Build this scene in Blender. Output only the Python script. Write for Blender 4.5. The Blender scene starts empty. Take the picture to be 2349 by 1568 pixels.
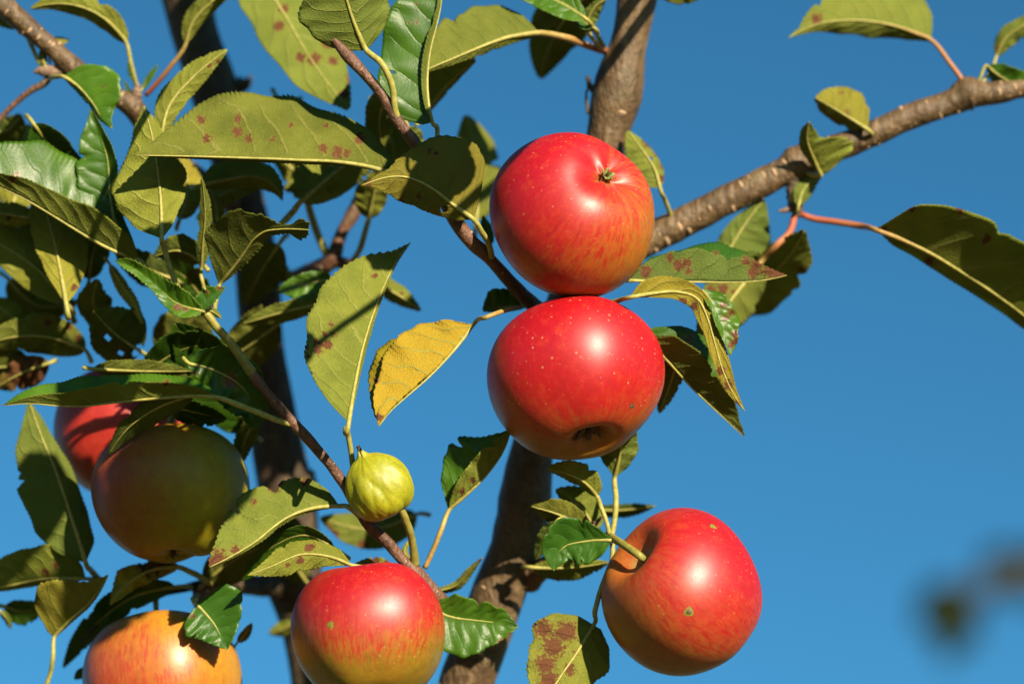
import bpy, math, random
import numpy as np
from mathutils import Vector, Matrix
from mathutils.bvhtree import BVHTree

random.seed(7)
RNG = np.random.default_rng(11)
scene = bpy.context.scene
COL = scene.collection

# ------------------------------------------------------------------ camera, light
PITCH = math.radians(25.0)
DIST = 1.28                       # metres from the lens to the plane of the two front apples
LENS = 105.0
PW, PH = 2349.0, 1567.0           # measuring grid across the frame at the focal plane
S = DIST * 36.0 / LENS / PW       # metres per grid unit at the focal plane
CAM = Vector((0.0, 0.0, 1.55))
cp, sp = math.cos(PITCH), math.sin(PITCH)
RIGHT = np.array([1.0, 0.0, 0.0])
UP = np.array([0.0, -sp, cp])
BACK = np.array([0.0, -cp, -sp])  # towards the viewer
FR = np.stack([RIGHT, UP, BACK])  # rows: camera axes in the world

cam_data = bpy.data.cameras.new('camera')
cam_data.lens = LENS
cam_data.sensor_width = 36.0
cam_data.clip_start = 0.05
cam_data.clip_end = 2000.0
cam_data.dof.use_dof = True
cam_data.dof.focus_distance = DIST - 0.014
cam_data.dof.aperture_fstop = 3.7
cam = bpy.data.objects.new('camera', cam_data)
COL.objects.link(cam)
cam.location = CAM
cam.rotation_euler = (math.radians(90.0) + PITCH, 0.0, 0.0)
scene.camera = cam

sun_cam = np.array([0.435, 0.580, 0.690])
sun_w = sun_cam @ FR
sun_w = sun_w / np.linalg.norm(sun_w)
SUN_ELEV = math.asin(sun_w[2])
SUN_AZ = math.atan2(sun_w[0], sun_w[1])

world = bpy.data.worlds.new('World')
scene.world = world
world.use_nodes = True
wn, wl = world.node_tree.nodes, world.node_tree.links
wn.clear()
w_out = wn.new('ShaderNodeOutputWorld')
w_bg = wn.new('ShaderNodeBackground')
w_sky = wn.new('ShaderNodeTexSky')
w_sky.sky_type = 'NISHITA'
w_sky.sun_disc = False
w_sky.sun_elevation = SUN_ELEV
w_sky.sun_rotation = SUN_AZ
w_sky.altitude = 800.0
w_sky.air_density = 1.0
w_sky.dust_density = 0.2
w_sky.ozone_density = 3.0
w_bg.inputs['Strength'].default_value = 0.05
w_tint = wn.new('ShaderNodeMix')
w_tint.data_type, w_tint.blend_type = 'RGBA', 'MULTIPLY'
w_tint.inputs[0].default_value = 1.0
w_tint.inputs[7].default_value = (0.352, 0.895, 0.985, 1.0)
wl.new(w_sky.outputs['Color'], w_tint.inputs[6])
wl.new(w_tint.outputs[2], w_bg.inputs['Color'])
wl.new(w_bg.outputs['Background'], w_out.inputs['Surface'])

sun_data = bpy.data.lights.new('sun', 'SUN')
sun_data.energy = 5.0
sun_data.angle = math.radians(0.53)
sun_data.color = (1.0, 0.86, 0.66)
sun = bpy.data.objects.new('sun', sun_data)
COL.objects.link(sun)
sun.location = (2.0, -3.0, 6.0)
sun.rotation_euler = Vector(sun_w).to_track_quat('Z', 'Y').to_euler()

scene.view_settings.view_transform = 'Standard'
scene.view_settings.look = 'None'
scene.view_settings.exposure = 1.5
scene.view_settings.gamma = 1.0
scene.view_settings.use_curve_mapping = False
scene.cycles.max_bounces = 10
scene.cycles.diffuse_bounces = 5
scene.cycles.transmission_bounces = 6


# ------------------------------------------------------------------ geometry helpers
def camloc(x, y, z):
    """grid position (x right, y down, z towards the viewer) -> camera-axis metres"""
    x, y, z = np.broadcast_arrays(np.asarray(x, float), np.asarray(y, float), np.asarray(z, float))
    d = DIST - z * S
    k = S * d / DIST
    return np.stack([(x - PW / 2) * k, (PH / 2 - y) * k, -d], -1)


def to_world(c):
    return c @ FR + np.array(CAM)


def P(x, y, z):
    return to_world(camloc(x, y, z))


def crom(pts, n):
    """smooth curve through control points, sampled n times evenly along its chord"""
    p = np.asarray(pts, float)
    if len(p) == 2:
        s = np.linspace(0, 1, n)[:, None]
        return p[0] * (1 - s) + p[1] * s
    seg = np.linalg.norm(np.diff(p[:, :2], axis=0), axis=1) + 1e-6
    if p.shape[1] > 2:
        seg = np.sqrt(seg ** 2 + np.diff(p[:, 2]) ** 2 * 0.3) + 1e-6
    u = np.concatenate([[0], np.cumsum(seg)])
    m = np.zeros_like(p)
    m[1:-1] = ((p[1:-1] - p[:-2]) / seg[:-1, None] * seg[1:, None] + (p[2:] - p[1:-1]) / seg[1:, None] * seg[:-1, None]) / (seg[:-1] + seg[1:])[:, None]
    m[0] = (p[1] - p[0]) / seg[0] * 1.5 - m[1] * 0.5
    m[-1] = (p[-1] - p[-2]) / seg[-1] * 1.5 - m[-2] * 0.5
    t = np.linspace(0, u[-1], n)
    i = np.clip(np.searchsorted(u, t, side='right') - 1, 0, len(seg) - 1)
    h = seg[i]
    s = ((t - u[i]) / h)[:, None]
    h = h[:, None]
    return ((2 * s ** 3 - 3 * s ** 2 + 1) * p[i] + (s ** 3 - 2 * s ** 2 + s) * h * m[i]
            + (-2 * s ** 3 + 3 * s ** 2) * p[i + 1] + (s ** 3 - s ** 2) * h * m[i + 1])


def mesh_from(name, verts, faces, mats, mat_idx=None, smooth=True, uvs=None, attrs=None):
    me = bpy.data.meshes.new(name)
    faces = np.asarray(faces, dtype=np.int32)
    nv, nf, k = len(verts), len(faces), faces.shape[1]
    me.vertices.add(nv)
    me.vertices.foreach_set('co', np.asarray(verts, np.float32).ravel())
    me.loops.add(nf * k)
    me.loops.foreach_set('vertex_index', faces.ravel())
    me.polygons.add(nf)
    me.polygons.foreach_set('loop_start', np.arange(0, nf * k, k, dtype=np.int32))
    for m in mats:
        me.materials.append(m)
    if mat_idx is not None:
        me.polygons.foreach_set('material_index', np.asarray(mat_idx, np.int32))
    me.polygons.foreach_set('use_smooth', np.full(nf, smooth, dtype=bool))
    if uvs is not None:
        lay = me.uv_layers.new(name='UVMap')
        lay.data.foreach_set('uv', np.asarray(uvs, np.float32)[faces.ravel()].ravel())
    if attrs:
        for an, av in attrs.items():
            a = me.attributes.new(an, 'FLOAT', 'POINT')
            a.data.foreach_set('value', np.asarray(av, np.float32))
    me.update(calc_edges=True)
    me.validate()
    return me


def link(name, me, parent=None, loc=(0, 0, 0)):
    o = bpy.data.objects.new(name, me)
    COL.objects.link(o)
    if parent is not None:
        o.parent = parent
    o.location = loc
    return o


def tag(o, label=None, cat=None, group=None, kind=None):
    if label:
        o['label'] = label
    if cat:
        o['category'] = cat
    if group:
        o['group'] = group
    if kind:
        o['kind'] = kind
    return o


def wpos(o):
    p = Vector((0, 0, 0))
    while o is not None:
        p = p + Vector(o.location)
        o = o.parent
    return p


def smooth1(a, k):
    if k < 1:
        return a
    ker = np.hanning(2 * k + 3)[1:-1]
    ker /= ker.sum()
    return np.convolve(np.pad(a, k, mode='edge'), ker, 'valid')


def wob(n, freq, seed):
    """smooth 1-D noise, -1..1"""
    r = np.random.default_rng(seed)
    t = np.linspace(0, 1, n)
    out = np.zeros(n)
    for i in range(4):
        f = freq * (0.6 + 0.5 * i)
        out += np.sin(2 * np.pi * (f * t + r.random())) / (1 + 0.6 * i)
    return out / 2.0


# tube through world points with radii (metres); parallel-transport frame
def tube_mesh(name, pts, mat, nseg=10, rough=0.0, seed=0, knots=(), nlen=None, grow=None):
    w = np.asarray([p[:3] for p in pts], float)
    r = np.asarray([p[3] for p in pts], float)
    n = nlen or max(12, len(pts) * 8)
    c = crom(np.column_stack([w, r]), n) if len(pts) > 2 else np.column_stack([w[0] + (w[1] - w[0]) * np.linspace(0, 1, n)[:, None], np.linspace(r[0], r[1], n)])
    w, r = c[:, :3], np.maximum(c[:, 3], 0.00012)
    tan = np.gradient(w, axis=0)
    tan /= np.linalg.norm(tan, axis=1)[:, None] + 1e-12
    ref = np.array([0, 0, 1.0]) if abs(tan[0][2]) < 0.9 else np.array([1.0, 0, 0])
    nrm = np.cross(tan[0], ref)
    nrm /= np.linalg.norm(nrm)
    N = np.zeros_like(w)
    for i in range(n):
        nrm = nrm - tan[i] * np.dot(nrm, tan[i])
        nrm /= np.linalg.norm(nrm) + 1e-12
        N[i] = nrm
    B = np.cross(tan, N)
    a = np.linspace(0, 2 * np.pi, nseg, endpoint=False)
    rr = np.repeat(r[:, None], nseg, 1)
    rs = np.random.default_rng(seed)
    tl = np.linspace(0, 1, n)
    for tk, wk, hk in knots:
        ph = rs.random() * 6.28
        rr *= 1 + hk * np.exp(-((tl - tk) / wk) ** 2)[:, None] * (0.7 + 0.3 * np.cos(a - ph)[None, :])
    if rough:
        for i in range(5):
            ka = rs.integers(1, 4)
            kl = rs.uniform(2, 16)
            rr *= 1 + rough / (1 + 0.4 * i) * np.sin(ka * a[None, :] + kl * 6.28 * tl[:, None] + rs.random() * 6.28)
    if rough:
        gr = rs.normal(size=(n, nseg))
        for ax_ in (0, 1):
            gr = (np.roll(gr, 1, ax_) + gr + np.roll(gr, -1, ax_)) / 3.0
        rr *= 1 + rough * 1.1 * gr
        rr *= 1 + rough * 0.8 * np.sin(2 * np.pi * np.cumsum(0.6 + rs.random(n) * 0.8) / 9.0)[:, None] * (0.5 + 0.5 * np.sin(a * 1 + rs.random() * 6))[None, :]
    v = w[:, None, :] + N[:, None, :] * (np.cos(a)[None, :] * rr)[..., None] + B[:, None, :] * (np.sin(a)[None, :] * rr)[..., None]
    v = v.reshape(-1, 3)
    i = np.arange(n - 1)[:, None] * nseg
    j = np.arange(nseg)[None, :]
    j2 = (j + 1) % nseg
    f = np.stack([i + j, i + j2, i + nseg + j2, i + nseg + j], -1).reshape(-1, 4)
    # caps as fans of quads on a centre vertex pair
    c0, c1 = len(v), len(v) + 1
    v = np.vstack([v, w[0], w[-1]])
    caps = []
    for k in range(0, nseg, 2):
        caps.append([c0, (k + 2) % nseg, k + 1, k])
        b = (n - 1) * nseg
        caps.append([c1, b + k, b + k + 1, b + (k + 2) % nseg])
    f = np.vstack([f, np.asarray(caps)])
    org = w[0].copy()
    along = np.concatenate([np.repeat(tl, nseg), [0, 1]])
    me = mesh_from(name, v - org, f, [mat], attrs={'along': along})
    return me, org, w, r, N, B


# ------------------------------------------------------------------ materials
class NT:
    def __init__(self, name):
        self.m = bpy.data.materials.new(name)
        self.m.use_nodes = True
        self.t = self.m.node_tree
        self.t.nodes.clear()
        self.out = self.t.nodes.new('ShaderNodeOutputMaterial')

    def n(self, kind, **kw):
        nd = self.t.nodes.new(kind)
        for k, v in kw.items():
            setattr(nd, k, v)
        return nd

    def put(self, sock, v):
        if hasattr(v, 'is_output') or isinstance(v, bpy.types.NodeSocket):
            self.t.links.new(v, sock)
        else:
            if sock.type == 'RGBA' and len(v) == 3:
                v = (*v, 1.0)
            sock.default_value = v

    def math(self, op, a, b=0.0, c=None, clamp=False):
        nd = self.n('ShaderNodeMath', operation=op, use_clamp=clamp)
        self.put(nd.inputs[0], a)
        self.put(nd.inputs[1], b)
        if c is not None:
            self.put(nd.inputs[2], c)
        return nd.outputs[0]

    def mix(self, fac, a, b, mode='MIX'):
        nd = self.n('ShaderNodeMix', data_type='RGBA', blend_type=mode)
        self.put(nd.inputs[0], fac)
        self.put(nd.inputs[6], a)
        self.put(nd.inputs[7], b)
        return nd.outputs[2]

    def step(self, v, lo, hi, a=0.0, b=1.0):
        nd = self.n('ShaderNodeMapRange', interpolation_type='SMOOTHSTEP')
        self.put(nd.inputs[0], v)
        for i, x in enumerate((lo, hi, a, b)):
            self.put(nd.inputs[i + 1], x)
        return nd.outputs[0]

    def attr(self, name):
        return self.n('ShaderNodeAttribute', attribute_name=name).outputs['Fac']

    def obj(self):
        return self.n('ShaderNodeTexCoord').outputs['Object']

    def noise(self, vec, scale, detail=3.0, rough=0.55, dist=0.0):
        nd = self.n('ShaderNodeTexNoise')
        self.put(nd.inputs['Vector'], vec)
        nd.inputs['Scale'].default_value = scale
        nd.inputs['Detail'].default_value = detail
        nd.inputs['Roughness'].default_value = rough
        nd.inputs['Distortion'].default_value = dist
        return nd.outputs['Fac']

    def voro(self, vec, scale, feature='F1', rnd=1.0):
        nd = self.n('ShaderNodeTexVoronoi', feature=feature)
        self.put(nd.inputs['Vector'], vec)
        nd.inputs['Scale'].default_value = scale
        nd.inputs['Randomness'].default_value = rnd
        return nd

    def bump(self, h, strength, dist):
        nd = self.n('ShaderNodeBump')
        self.put(nd.inputs['Height'], h)
        nd.inputs['Strength'].default_value = strength
        nd.inputs['Distance'].default_value = dist
        return nd.outputs[0]

    def bsdf(self, col, rough, normal=None, spec=0.5, **kw):
        nd = self.n('ShaderNodeBsdfPrincipled')
        self.put(nd.inputs['Base Color'], col)
        self.put(nd.inputs['Roughness'], rough)
        self.put(nd.inputs['Specular IOR Level'], spec)
        if normal is not None:
            self.put(nd.inputs['Normal'], normal)
        for k, v in kw.items():
            self.put(nd.inputs[k.replace('_', ' ')], v)
        return nd.outputs[0]

    def done(self, sh):
        self.t.links.new(sh, self.out.inputs['Surface'])
        return self.m


def leaf_material(name, top):
    t = NT(name)
    uv = t.n('ShaderNodeUVMap').outputs['UV']
    sep = t.n('ShaderNodeSeparateXYZ')
    t.put(sep.inputs[0], uv)
    phase, av = sep.outputs[0], sep.outputs[1]
    obj = t.obj()
    n_big = t.noise(obj, 60.0, 3.0)
    n_mid = t.noise(obj, 260.0, 4.0, 0.6)
    n_fine = t.noise(obj, 1800.0, 2.0, 0.6)
    # side veins, curving forward from the midrib
    ph2 = t.math('ADD', phase, t.math('MULTIPLY', t.math('SUBTRACT', n_mid, 0.5), 0.22))
    fr = t.math('ABSOLUTE', t.math('SUBTRACT', t.math('FRACT', ph2), 0.5))
    wv = t.math('MULTIPLY_ADD', av, -0.05, 0.10)
    vein = t.math('SUBTRACT', 1.0, t.step(fr, 0.0, wv))
    vein = t.math('MULTIPLY', vein, t.step(av, 0.75, 1.0, 1.0, 0.15))
    # fine network between them
    wob_v = t.n('ShaderNodeVectorMath', operation='MULTIPLY_ADD')
    noise_c = t.n('ShaderNodeTexNoise')
    t.put(noise_c.inputs['Vector'], obj)
    noise_c.inputs['Scale'].default_value = 300.0
    t.put(wob_v.inputs[0], noise_c.outputs['Color'])
    wob_v.inputs[1].default_value = (0.0012, 0.0012, 0.0012)
    t.put(wob_v.inputs[2], obj)
    net = t.voro(wob_v.outputs[0], 640.0, 'DISTANCE_TO_EDGE').outputs['Distance']
    netm = t.step(net, 0.0, 0.16, 1.0, 0.0)
    age = t.attr('age')
    tone = t.attr('tone')
    spot = t.attr('spot')
    if top:
        g1, g2, ye = (0.036, 0.095, 0.003), (0.062, 0.140, 0.005), (0.22, 0.17, 0.010)
        vc = (0.085, 0.16, 0.02)
    else:
        g1, g2, ye = (0.118, 0.140, 0.014), (0.185, 0.205, 0.025), (0.32, 0.21, 0.012)
        vc = (0.27, 0.27, 0.06)
    col = t.mix(t.step(n_big, 0.35, 0.65), g1, g2)
    ag = t.math('ADD', age, t.math('MULTIPLY', t.math('SUBTRACT', n_mid, 0.5), 0.5), clamp=True)
    ag = t.math('MULTIPLY', ag, t.step(age, 0.0, 0.55))
    col = t.mix(ag, col, ye)
    col = t.mix(t.math('MULTIPLY', netm, 0.22 if not top else 0.16), col, vc)
    col = t.mix(t.math('MULTIPLY', vein, 0.75 if not top else 0.28), col, vc)
    hue = t.attr('hue')
    cool = (0.022, 0.082, 0.008) if top else (0.070, 0.120, 0.024)
    col = t.mix(t.math('MULTIPLY', hue, t.math('SUBTRACT', 0.75, age, clamp=True)), col, cool)
    tn = t.n('ShaderNodeVectorMath', operation='SCALE')
    t.put(tn.inputs[0], col)
    t.put(tn.inputs[3], t.math('MULTIPLY', tone, t.math('MULTIPLY_ADD', n_fine, 0.5, 0.75)))
    col = tn.outputs[0]
    # rust and scab spots, dead brown tips
    n_sp = t.noise(obj, 620.0, 3.0, 0.65, 0.6)
    sp_f = t.math('ADD', spot, t.math('MULTIPLY', t.math('SUBTRACT', t.step(n_sp, 0.25, 0.75), 0.5), 0.75))
    sp_f = t.math('MULTIPLY', sp_f, t.step(spot, 0.0, 0.2))
    spm = t.step(sp_f, 0.50, 0.72)
    brown = t.mix(n_fine, (0.050, 0.016, 0.006), (0.17, 0.070, 0.028))
    rim = t.math('MULTIPLY', t.step(sp_f, 0.25, 0.45), 0.35)
    col = t.mix(rim, col, (0.16, 0.12, 0.02))
    col = t.mix(spm, col, brown)
    sgn = -1.0 if top else 1.0
    h = t.math('ADD', t.math('MULTIPLY', vein, sgn * 1.0), t.math('MULTIPLY', netm, sgn * (0.12 if top else 0.35)))
    h = t.math('ADD', h, t.math('MULTIPLY', n_fine, 0.35 if not top else 0.15))
    nor = t.bump(h, 0.75 if not top else 0.45, 0.00055 if not top else 0.00035)
    ro = t.math('MULTIPLY_ADD', n_mid, 0.2, 0.30) if top else 0.8
    sh = t.bsdf(col, ro, nor, 0.32 if top else 0.18)
    tr = t.n('ShaderNodeBsdfTranslucent')
    tcol = t.mix(ag, (0.15, 0.26, 0.005), (0.36, 0.26, 0.008))
    tcol = t.mix(spm, tcol, (0.05, 0.015, 0.005))
    tcol = t.mix(t.math('MULTIPLY', vein, 0.4), tcol, (0.06, 0.09, 0.01))
    ts_ = t.n('ShaderNodeVectorMath', operation='SCALE')
    t.put(ts_.inputs[0], tcol)
    t.put(ts_.inputs[3], tone)
    t.put(tr.inputs['Color'], ts_.outputs[0])
    mx = t.n('ShaderNodeMixShader')
    mx.inputs[0].default_value = 0.38
    t.put(mx.inputs[1], sh)
    t.put(mx.inputs[2], tr.outputs[0])
    return t.done(mx.outputs[0])


def stalk_material():
    t = NT('leaf_stalk_green')
    a = t.attr('along')
    n = t.noise(t.obj(), 500.0, 3.0)
    red = t.attr('red')
    col = t.mix(t.step(n, 0.3, 0.7), (0.17, 0.165, 0.03), (0.27, 0.24, 0.06))
    col = t.mix(t.math('MULTIPLY', red, t.math('SUBTRACT', 1.0, t.step(a, 0.0, 0.6)), clamp=True), col, (0.24, 0.06, 0.03))
    return t.done(t.bsdf(col, 0.55, t.bump(n, 0.3, 0.0004), 0.3))


def bark_material(name, c1, c2, c3, rough=0.55, ring=240.0):
    t = NT(name)
    o = t.obj()
    n1 = t.noise(o, 45.0, 4.0, 0.6)
    n2 = t.noise(o, 420.0, 4.0, 0.65)
    mp = t.n('ShaderNodeMapping')
    t.put(mp.inputs['Vector'], o)
    mp.inputs['Scale'].default_value = (260.0, 260.0, 30.0)
    st = t.noise(mp.outputs[0], 1.0, 3.0, 0.6)
    col = t.mix(t.step(n1, 0.3, 0.7), c1, c2)
    col = t.mix(t.math('MULTIPLY', t.step(st, 0.5, 0.75), 0.6), col, c3)
    col = t.mix(t.math('MULTIPLY', t.step(n2, 0.50, 0.68), 0.55), col, (0.02, 0.013, 0.008))
    n3 = t.noise(o, 110.0, 3.0, 0.6)
    col = t.mix(t.math('MULTIPLY', t.step(n3, 0.56, 0.70), 0.35), col, (0.10, 0.095, 0.05))
    h = t.math('ADD', t.math('MULTIPLY', n2, 0.5), st)
    return t.done(t.bsdf(col, rough, t.bump(h, 0.8, 0.0020), 0.28))


def plain_material(name, c1, c2, scale, rough=0.6, bump=0.4, dist=0.0005, spec=0.3):
    t = NT(name)
    n = t.noise(t.obj(), scale, 4.0, 0.6)
    col = t.mix(t.step(n, 0.3, 0.7), c1, c2)
    return t.done(t.bsdf(col, rough, t.bump(n, bump, dist), spec))


def apple_material(name, red, red2, yellow, yellow2, streak=0.5, rough=0.34, spec=0.5, dots=1.0, dim=(0.80, 0.66, 0.60)):
    t = NT(name)
    red, red2, yellow, yellow2 = [tuple(c * d for c, d in zip(q, dim)) for q in (red, red2, yellow, yellow2)]
    o = t.obj()
    geo = t.n('ShaderNodeUVMap').outputs['UV']          # x: turns round the axis, y: calyx 0 .. stalk 1
    blush = t.attr('blush')
    ca, sa, th = t.attr('ca'), t.attr('sa'), t.attr('th')
    cmb = t.n('ShaderNodeCombineXYZ')
    t.put(cmb.inputs[0], t.math('MULTIPLY', ca, 7.0))
    t.put(cmb.inputs[1], t.math('MULTIPLY', sa, 7.0))
    t.put(cmb.inputs[2], t.math('MULTIPLY', th, 1.1))
    stk = t.noise(cmb.outputs[0], 1.6, 5.0, 0.7, 0.4)
    cmb2 = t.n('ShaderNodeCombineXYZ')
    t.put(cmb2.inputs[0], t.math('MULTIPLY', ca, 16.0))
    t.put(cmb2.inputs[1], t.math('MULTIPLY', sa, 16.0))
    t.put(cmb2.inputs[2], t.math('MULTIPLY', th, 4.0))
    stk2 = t.noise(cmb2.outputs[0], 1.3, 3.0, 0.6, 0.3)
    nb = t.noise(o, 45.0, 4.0, 0.6)
    nf = t.noise(o, 900.0, 3.0, 0.7)
    b = t.math('ADD', blush, t.math('MULTIPLY', t.math('SUBTRACT', stk, 0.5), streak * 2.0))
    b = t.math('ADD', b, t.math('MULTIPLY', t.math('SUBTRACT', nb, 0.5), 0.35))
    b = t.math('ADD', b, t.math('MULTIPLY', t.math('SUBTRACT', nf, 0.5), 0.65))
    base = t.mix(t.step(nb, 0.35, 0.65), yellow, yellow2)
    mid = t.mix(0.5, yellow, red2)
    col = t.mix(t.step(b, 0.12, 0.50), base, mid)
    col = t.mix(t.step(b, 0.40, 0.72), col, red2)
    col = t.mix(t.step(b, 0.68, 1.0), col, red)
    # broken darker streaks running from stalk to calyx
    sm = t.math('MULTIPLY', t.step(stk2, 0.49, 0.60), t.step(blush, 0.0, 0.45))
    col = t.mix(t.math('MULTIPLY', sm, 0.75 * min(1.0, streak * 2.6)), col, red)
    mot = t.noise(o, 230.0, 4.0, 0.7)
    col = t.mix(t.math('MULTIPLY', t.step(mot, 0.50, 0.70), 0.14), col, yellow)
    col = t.mix(t.math('MULTIPLY', t.step(mot, 0.46, 0.28), 0.30), col, red)
    # pale lenticels
    v = t.voro(o, 500.0)
    rn = t.n('ShaderNodeSeparateColor')
    t.put(rn.inputs[0], v.outputs['Color'])
    rad = t.math('MULTIPLY_ADD', t.math('POWER', rn.outputs[0], 3.0), 0.24, 0.12)
    dot = t.step(v.outputs['Distance'], t.math('MULTIPLY', rad, 0.5), rad, 1.0, 0.0)
    dot = t.math('MULTIPLY', dot, t.step(rn.outputs[1], 0.35, 0.5))
    col = t.mix(t.math('MULTIPLY', dot, 0.42 * dots, clamp=True), col, (0.36, 0.16, 0.06))
    grain = t.n('ShaderNodeVectorMath', operation='SCALE')
    t.put(grain.inputs[0], col)
    t.put(grain.inputs[3], t.math('ADD', t.math('MULTIPLY', nf, 0.55), t.math('MULTIPLY_ADD', mot, 0.55, 0.45)))
    col = grain.outputs[0]
    # russet and green in the two hollows
    hol = t.attr('hollow')
    hf = t.math('ADD', hol, t.math('MULTIPLY', t.math('SUBTRACT', stk2, 0.5), 0.6))
    col = t.mix(t.math('MULTIPLY', t.step(hf, 0.45, 0.95), 0.75), col, (0.22, 0.17, 0.05))
    h = t.math('ADD', t.math('MULTIPLY', nb, 0.6), t.math('MULTIPLY', nf, 0.12))
    nor = t.bump(h, 0.12, 0.0012)
    ro = t.math('ADD', t.math('MULTIPLY', nf, 0.10), t.math('MULTIPLY_ADD', nb, 0.10, rough - 0.1))
    ro = t.math('ADD', ro, t.math('MULTIPLY', dot, 0.15))
    sh = t.bsdf(col, ro, nor, spec, Subsurface_Weight=0.5, Subsurface_Scale=0.010, Subsurface_Radius=(1.0, 0.28, 0.12))
    return t.done(sh)


M_TOP = leaf_material('leaf_upper_side', True)
M_UND = leaf_material('leaf_underside', False)
M_STALK = stalk_material()
M_BARK = bark_material('grey_brown_bark', (0.048, 0.028, 0.011), (0.105, 0.066, 0.030), (0.20, 0.136, 0.072), 0.5)
M_BARK_OLD = bark_material('dark_bark', (0.026, 0.016, 0.008), (0.058, 0.038, 0.020), (0.125, 0.088, 0.050), 0.7)
M_TWIG = bark_material('red_brown_twig', (0.055, 0.025, 0.014), (0.115, 0.055, 0.032), (0.16, 0.09, 0.055), 0.5)
M_SHOOT = plain_material('green_shoot', (0.13, 0.12, 0.02), (0.20, 0.175, 0.035), 300.0, 0.5)
M_LENT = plain_material('lenticel_cork', (0.24, 0.150, 0.080), (0.36, 0.25, 0.145), 900.0, 0.8)
M_BUD = plain_material('bud_scales', (0.09, 0.055, 0.035), (0.18, 0.12, 0.08), 700.0, 0.8, 0.8)
M_SEPAL = plain_material('dry_sepal', (0.02, 0.02, 0.014), (0.12, 0.09, 0.06), 900.0, 0.8)
M_SEPAL_G = plain_material('green_sepal', (0.08, 0.095, 0.02), (0.17, 0.17, 0.05), 900.0, 0.7)
M_SCAR = plain_material('rot_spot', (0.08, 0.085, 0.01), (0.17, 0.15, 0.015), 1500.0, 0.6)
M_SCAR2 = plain_material('rot_core', (0.02, 0.014, 0.008), (0.12, 0.08, 0.05), 2500.0, 0.6)
M_WHITE = plain_material('pale_speck', (0.4, 0.33, 0.28), (0.5, 0.42, 0.36), 900.0, 0.5)


# ------------------------------------------------------------------ the ground, far below the frame
def build_ground():
    t = NT('meadow_grass')
    o = t.obj()
    n1 = t.noise(o, 0.35, 5.0)
    n2 = t.noise(o, 14.0, 4.0, 0.7)
    col = t.mix(t.step(n1, 0.35, 0.65), (0.10, 0.095, 0.030), (0.19, 0.155, 0.065))
    col = t.mix(t.step(n2, 0.5, 0.75), col, (0.26, 0.20, 0.10))
    m = t.done(t.bsdf(col, 0.9, t.bump(n2, 0.8, 0.05), 0.2))
    k = 40
    g = np.linspace(-1, 1, k + 1)
    g = np.sign(g) * np.abs(g) ** 2.2 * 900.0
    X, Y = np.meshgrid(g, g)
    Z = 0.05 * np.sin(X * 0.3) * np.cos(Y * 0.27) * (np.hypot(X, Y) > 3)
    v = np.stack([X, Y, Z], -1).reshape(-1, 3)
    i = np.arange(k)[:, None] * (k + 1)
    j = np.arange(k)[None, :]
    f = np.stack([i + j, i + j + 1, i + k + 2 + j, i + k + 1 + j], -1).reshape(-1, 4)
    tag(link('ground', mesh_from('ground', v, f, [m])), kind='structure')


build_ground()

# ------------------------------------------------------------------ the apple tree: wood
TREE_LOC = Vector((0.03, 1.38, 0.0))
tree = bpy.data.objects.new('apple_tree', None)
COL.objects.link(tree)
tree.location = TREE_LOC
tree.empty_display_size = 0.2
tag(tree, 'apple tree with brown branches and serrated green leaves filling the left half', 'tree')

# one lenticel: a low cork lens
_la = np.linspace(0, 2 * np.pi, 8, endpoint=False)
_lv = [(0, 0, 0.55)] + [(0.62 * math.cos(a), 0.62 * math.sin(a), 0.42) for a in _la] + [(math.cos(a), math.sin(a), -0.1) for a in _la]
_lf = []
for q in range(8):
    q2 = (q + 1) % 8
    _lf.append((1 + q, 9 + q, 9 + q2, 1 + q2))
for q in range(0, 8, 2):
    _lf.append((0, 1 + q, 1 + q + 1, 1 + (q + 2) % 8))
LENT_ME = mesh_from('lenticel', np.asarray(_lv), np.asarray(_lf), [M_LENT])


def wood(name, pts, mat, nseg=20, rough=0.03, seed=0, knots=(), extra_end=None, lent=0, lsize=6.0, label=None, span=(0.05, 0.95), nlen=None):
    """branch through grid points (x, y, z, r); extra_end adds world points (x, y, z, r metres) after the last"""
    wp = []
    for x, y, z, r in pts:
        p = P(x, y, z)
        wp.append((*p, r * S * (DIST - z * S) / DIST))
    if extra_end:
        wp += list(extra_end)
    me, org, w, r, N, B = tube_mesh(name, wp, mat, nseg, rough, seed, knots, nlen)
    o = link(name, me, tree, Vector(org) - TREE_LOC)
    if label:
        o['label'] = label
    rs = np.random.default_rng(seed + 100)
    n = len(w)
    for _ in range(lent):
        i = int(rs.uniform(*span) * (n - 1))
        # on the side turned to the viewer, wandering round
        vdir = np.array(CAM) - w[i]
        a0 = math.atan2(np.dot(vdir, B[i]), np.dot(vdir, N[i]))
        a = a0 + rs.uniform(-1.35, 1.35)
        nn = N[i] * math.cos(a) + B[i] * math.sin(a)
        l = bpy.data.objects.new('lenticel', LENT_ME)
        COL.objects.link(l)
        l.parent = o
        tdir = w[min(i + 1, n - 1)] - w[max(i - 1, 0)]
        tdir /= np.linalg.norm(tdir)
        side = np.cross(tdir, nn)
        side /= np.linalg.norm(side)
        k = lsize * S * rs.choice([0.45, 0.6, 0.8, 1.0, 1.25])
        R = Matrix((side * k * rs.uniform(1.0, 2.4), tdir * k * rs.uniform(0.6, 1.0), nn * k * 0.8)).transposed().to_4x4()
        R.translation = Vector(w[i] + nn * r[i] * 0.985 - org)
        l.matrix_local = R
    return o


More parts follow.
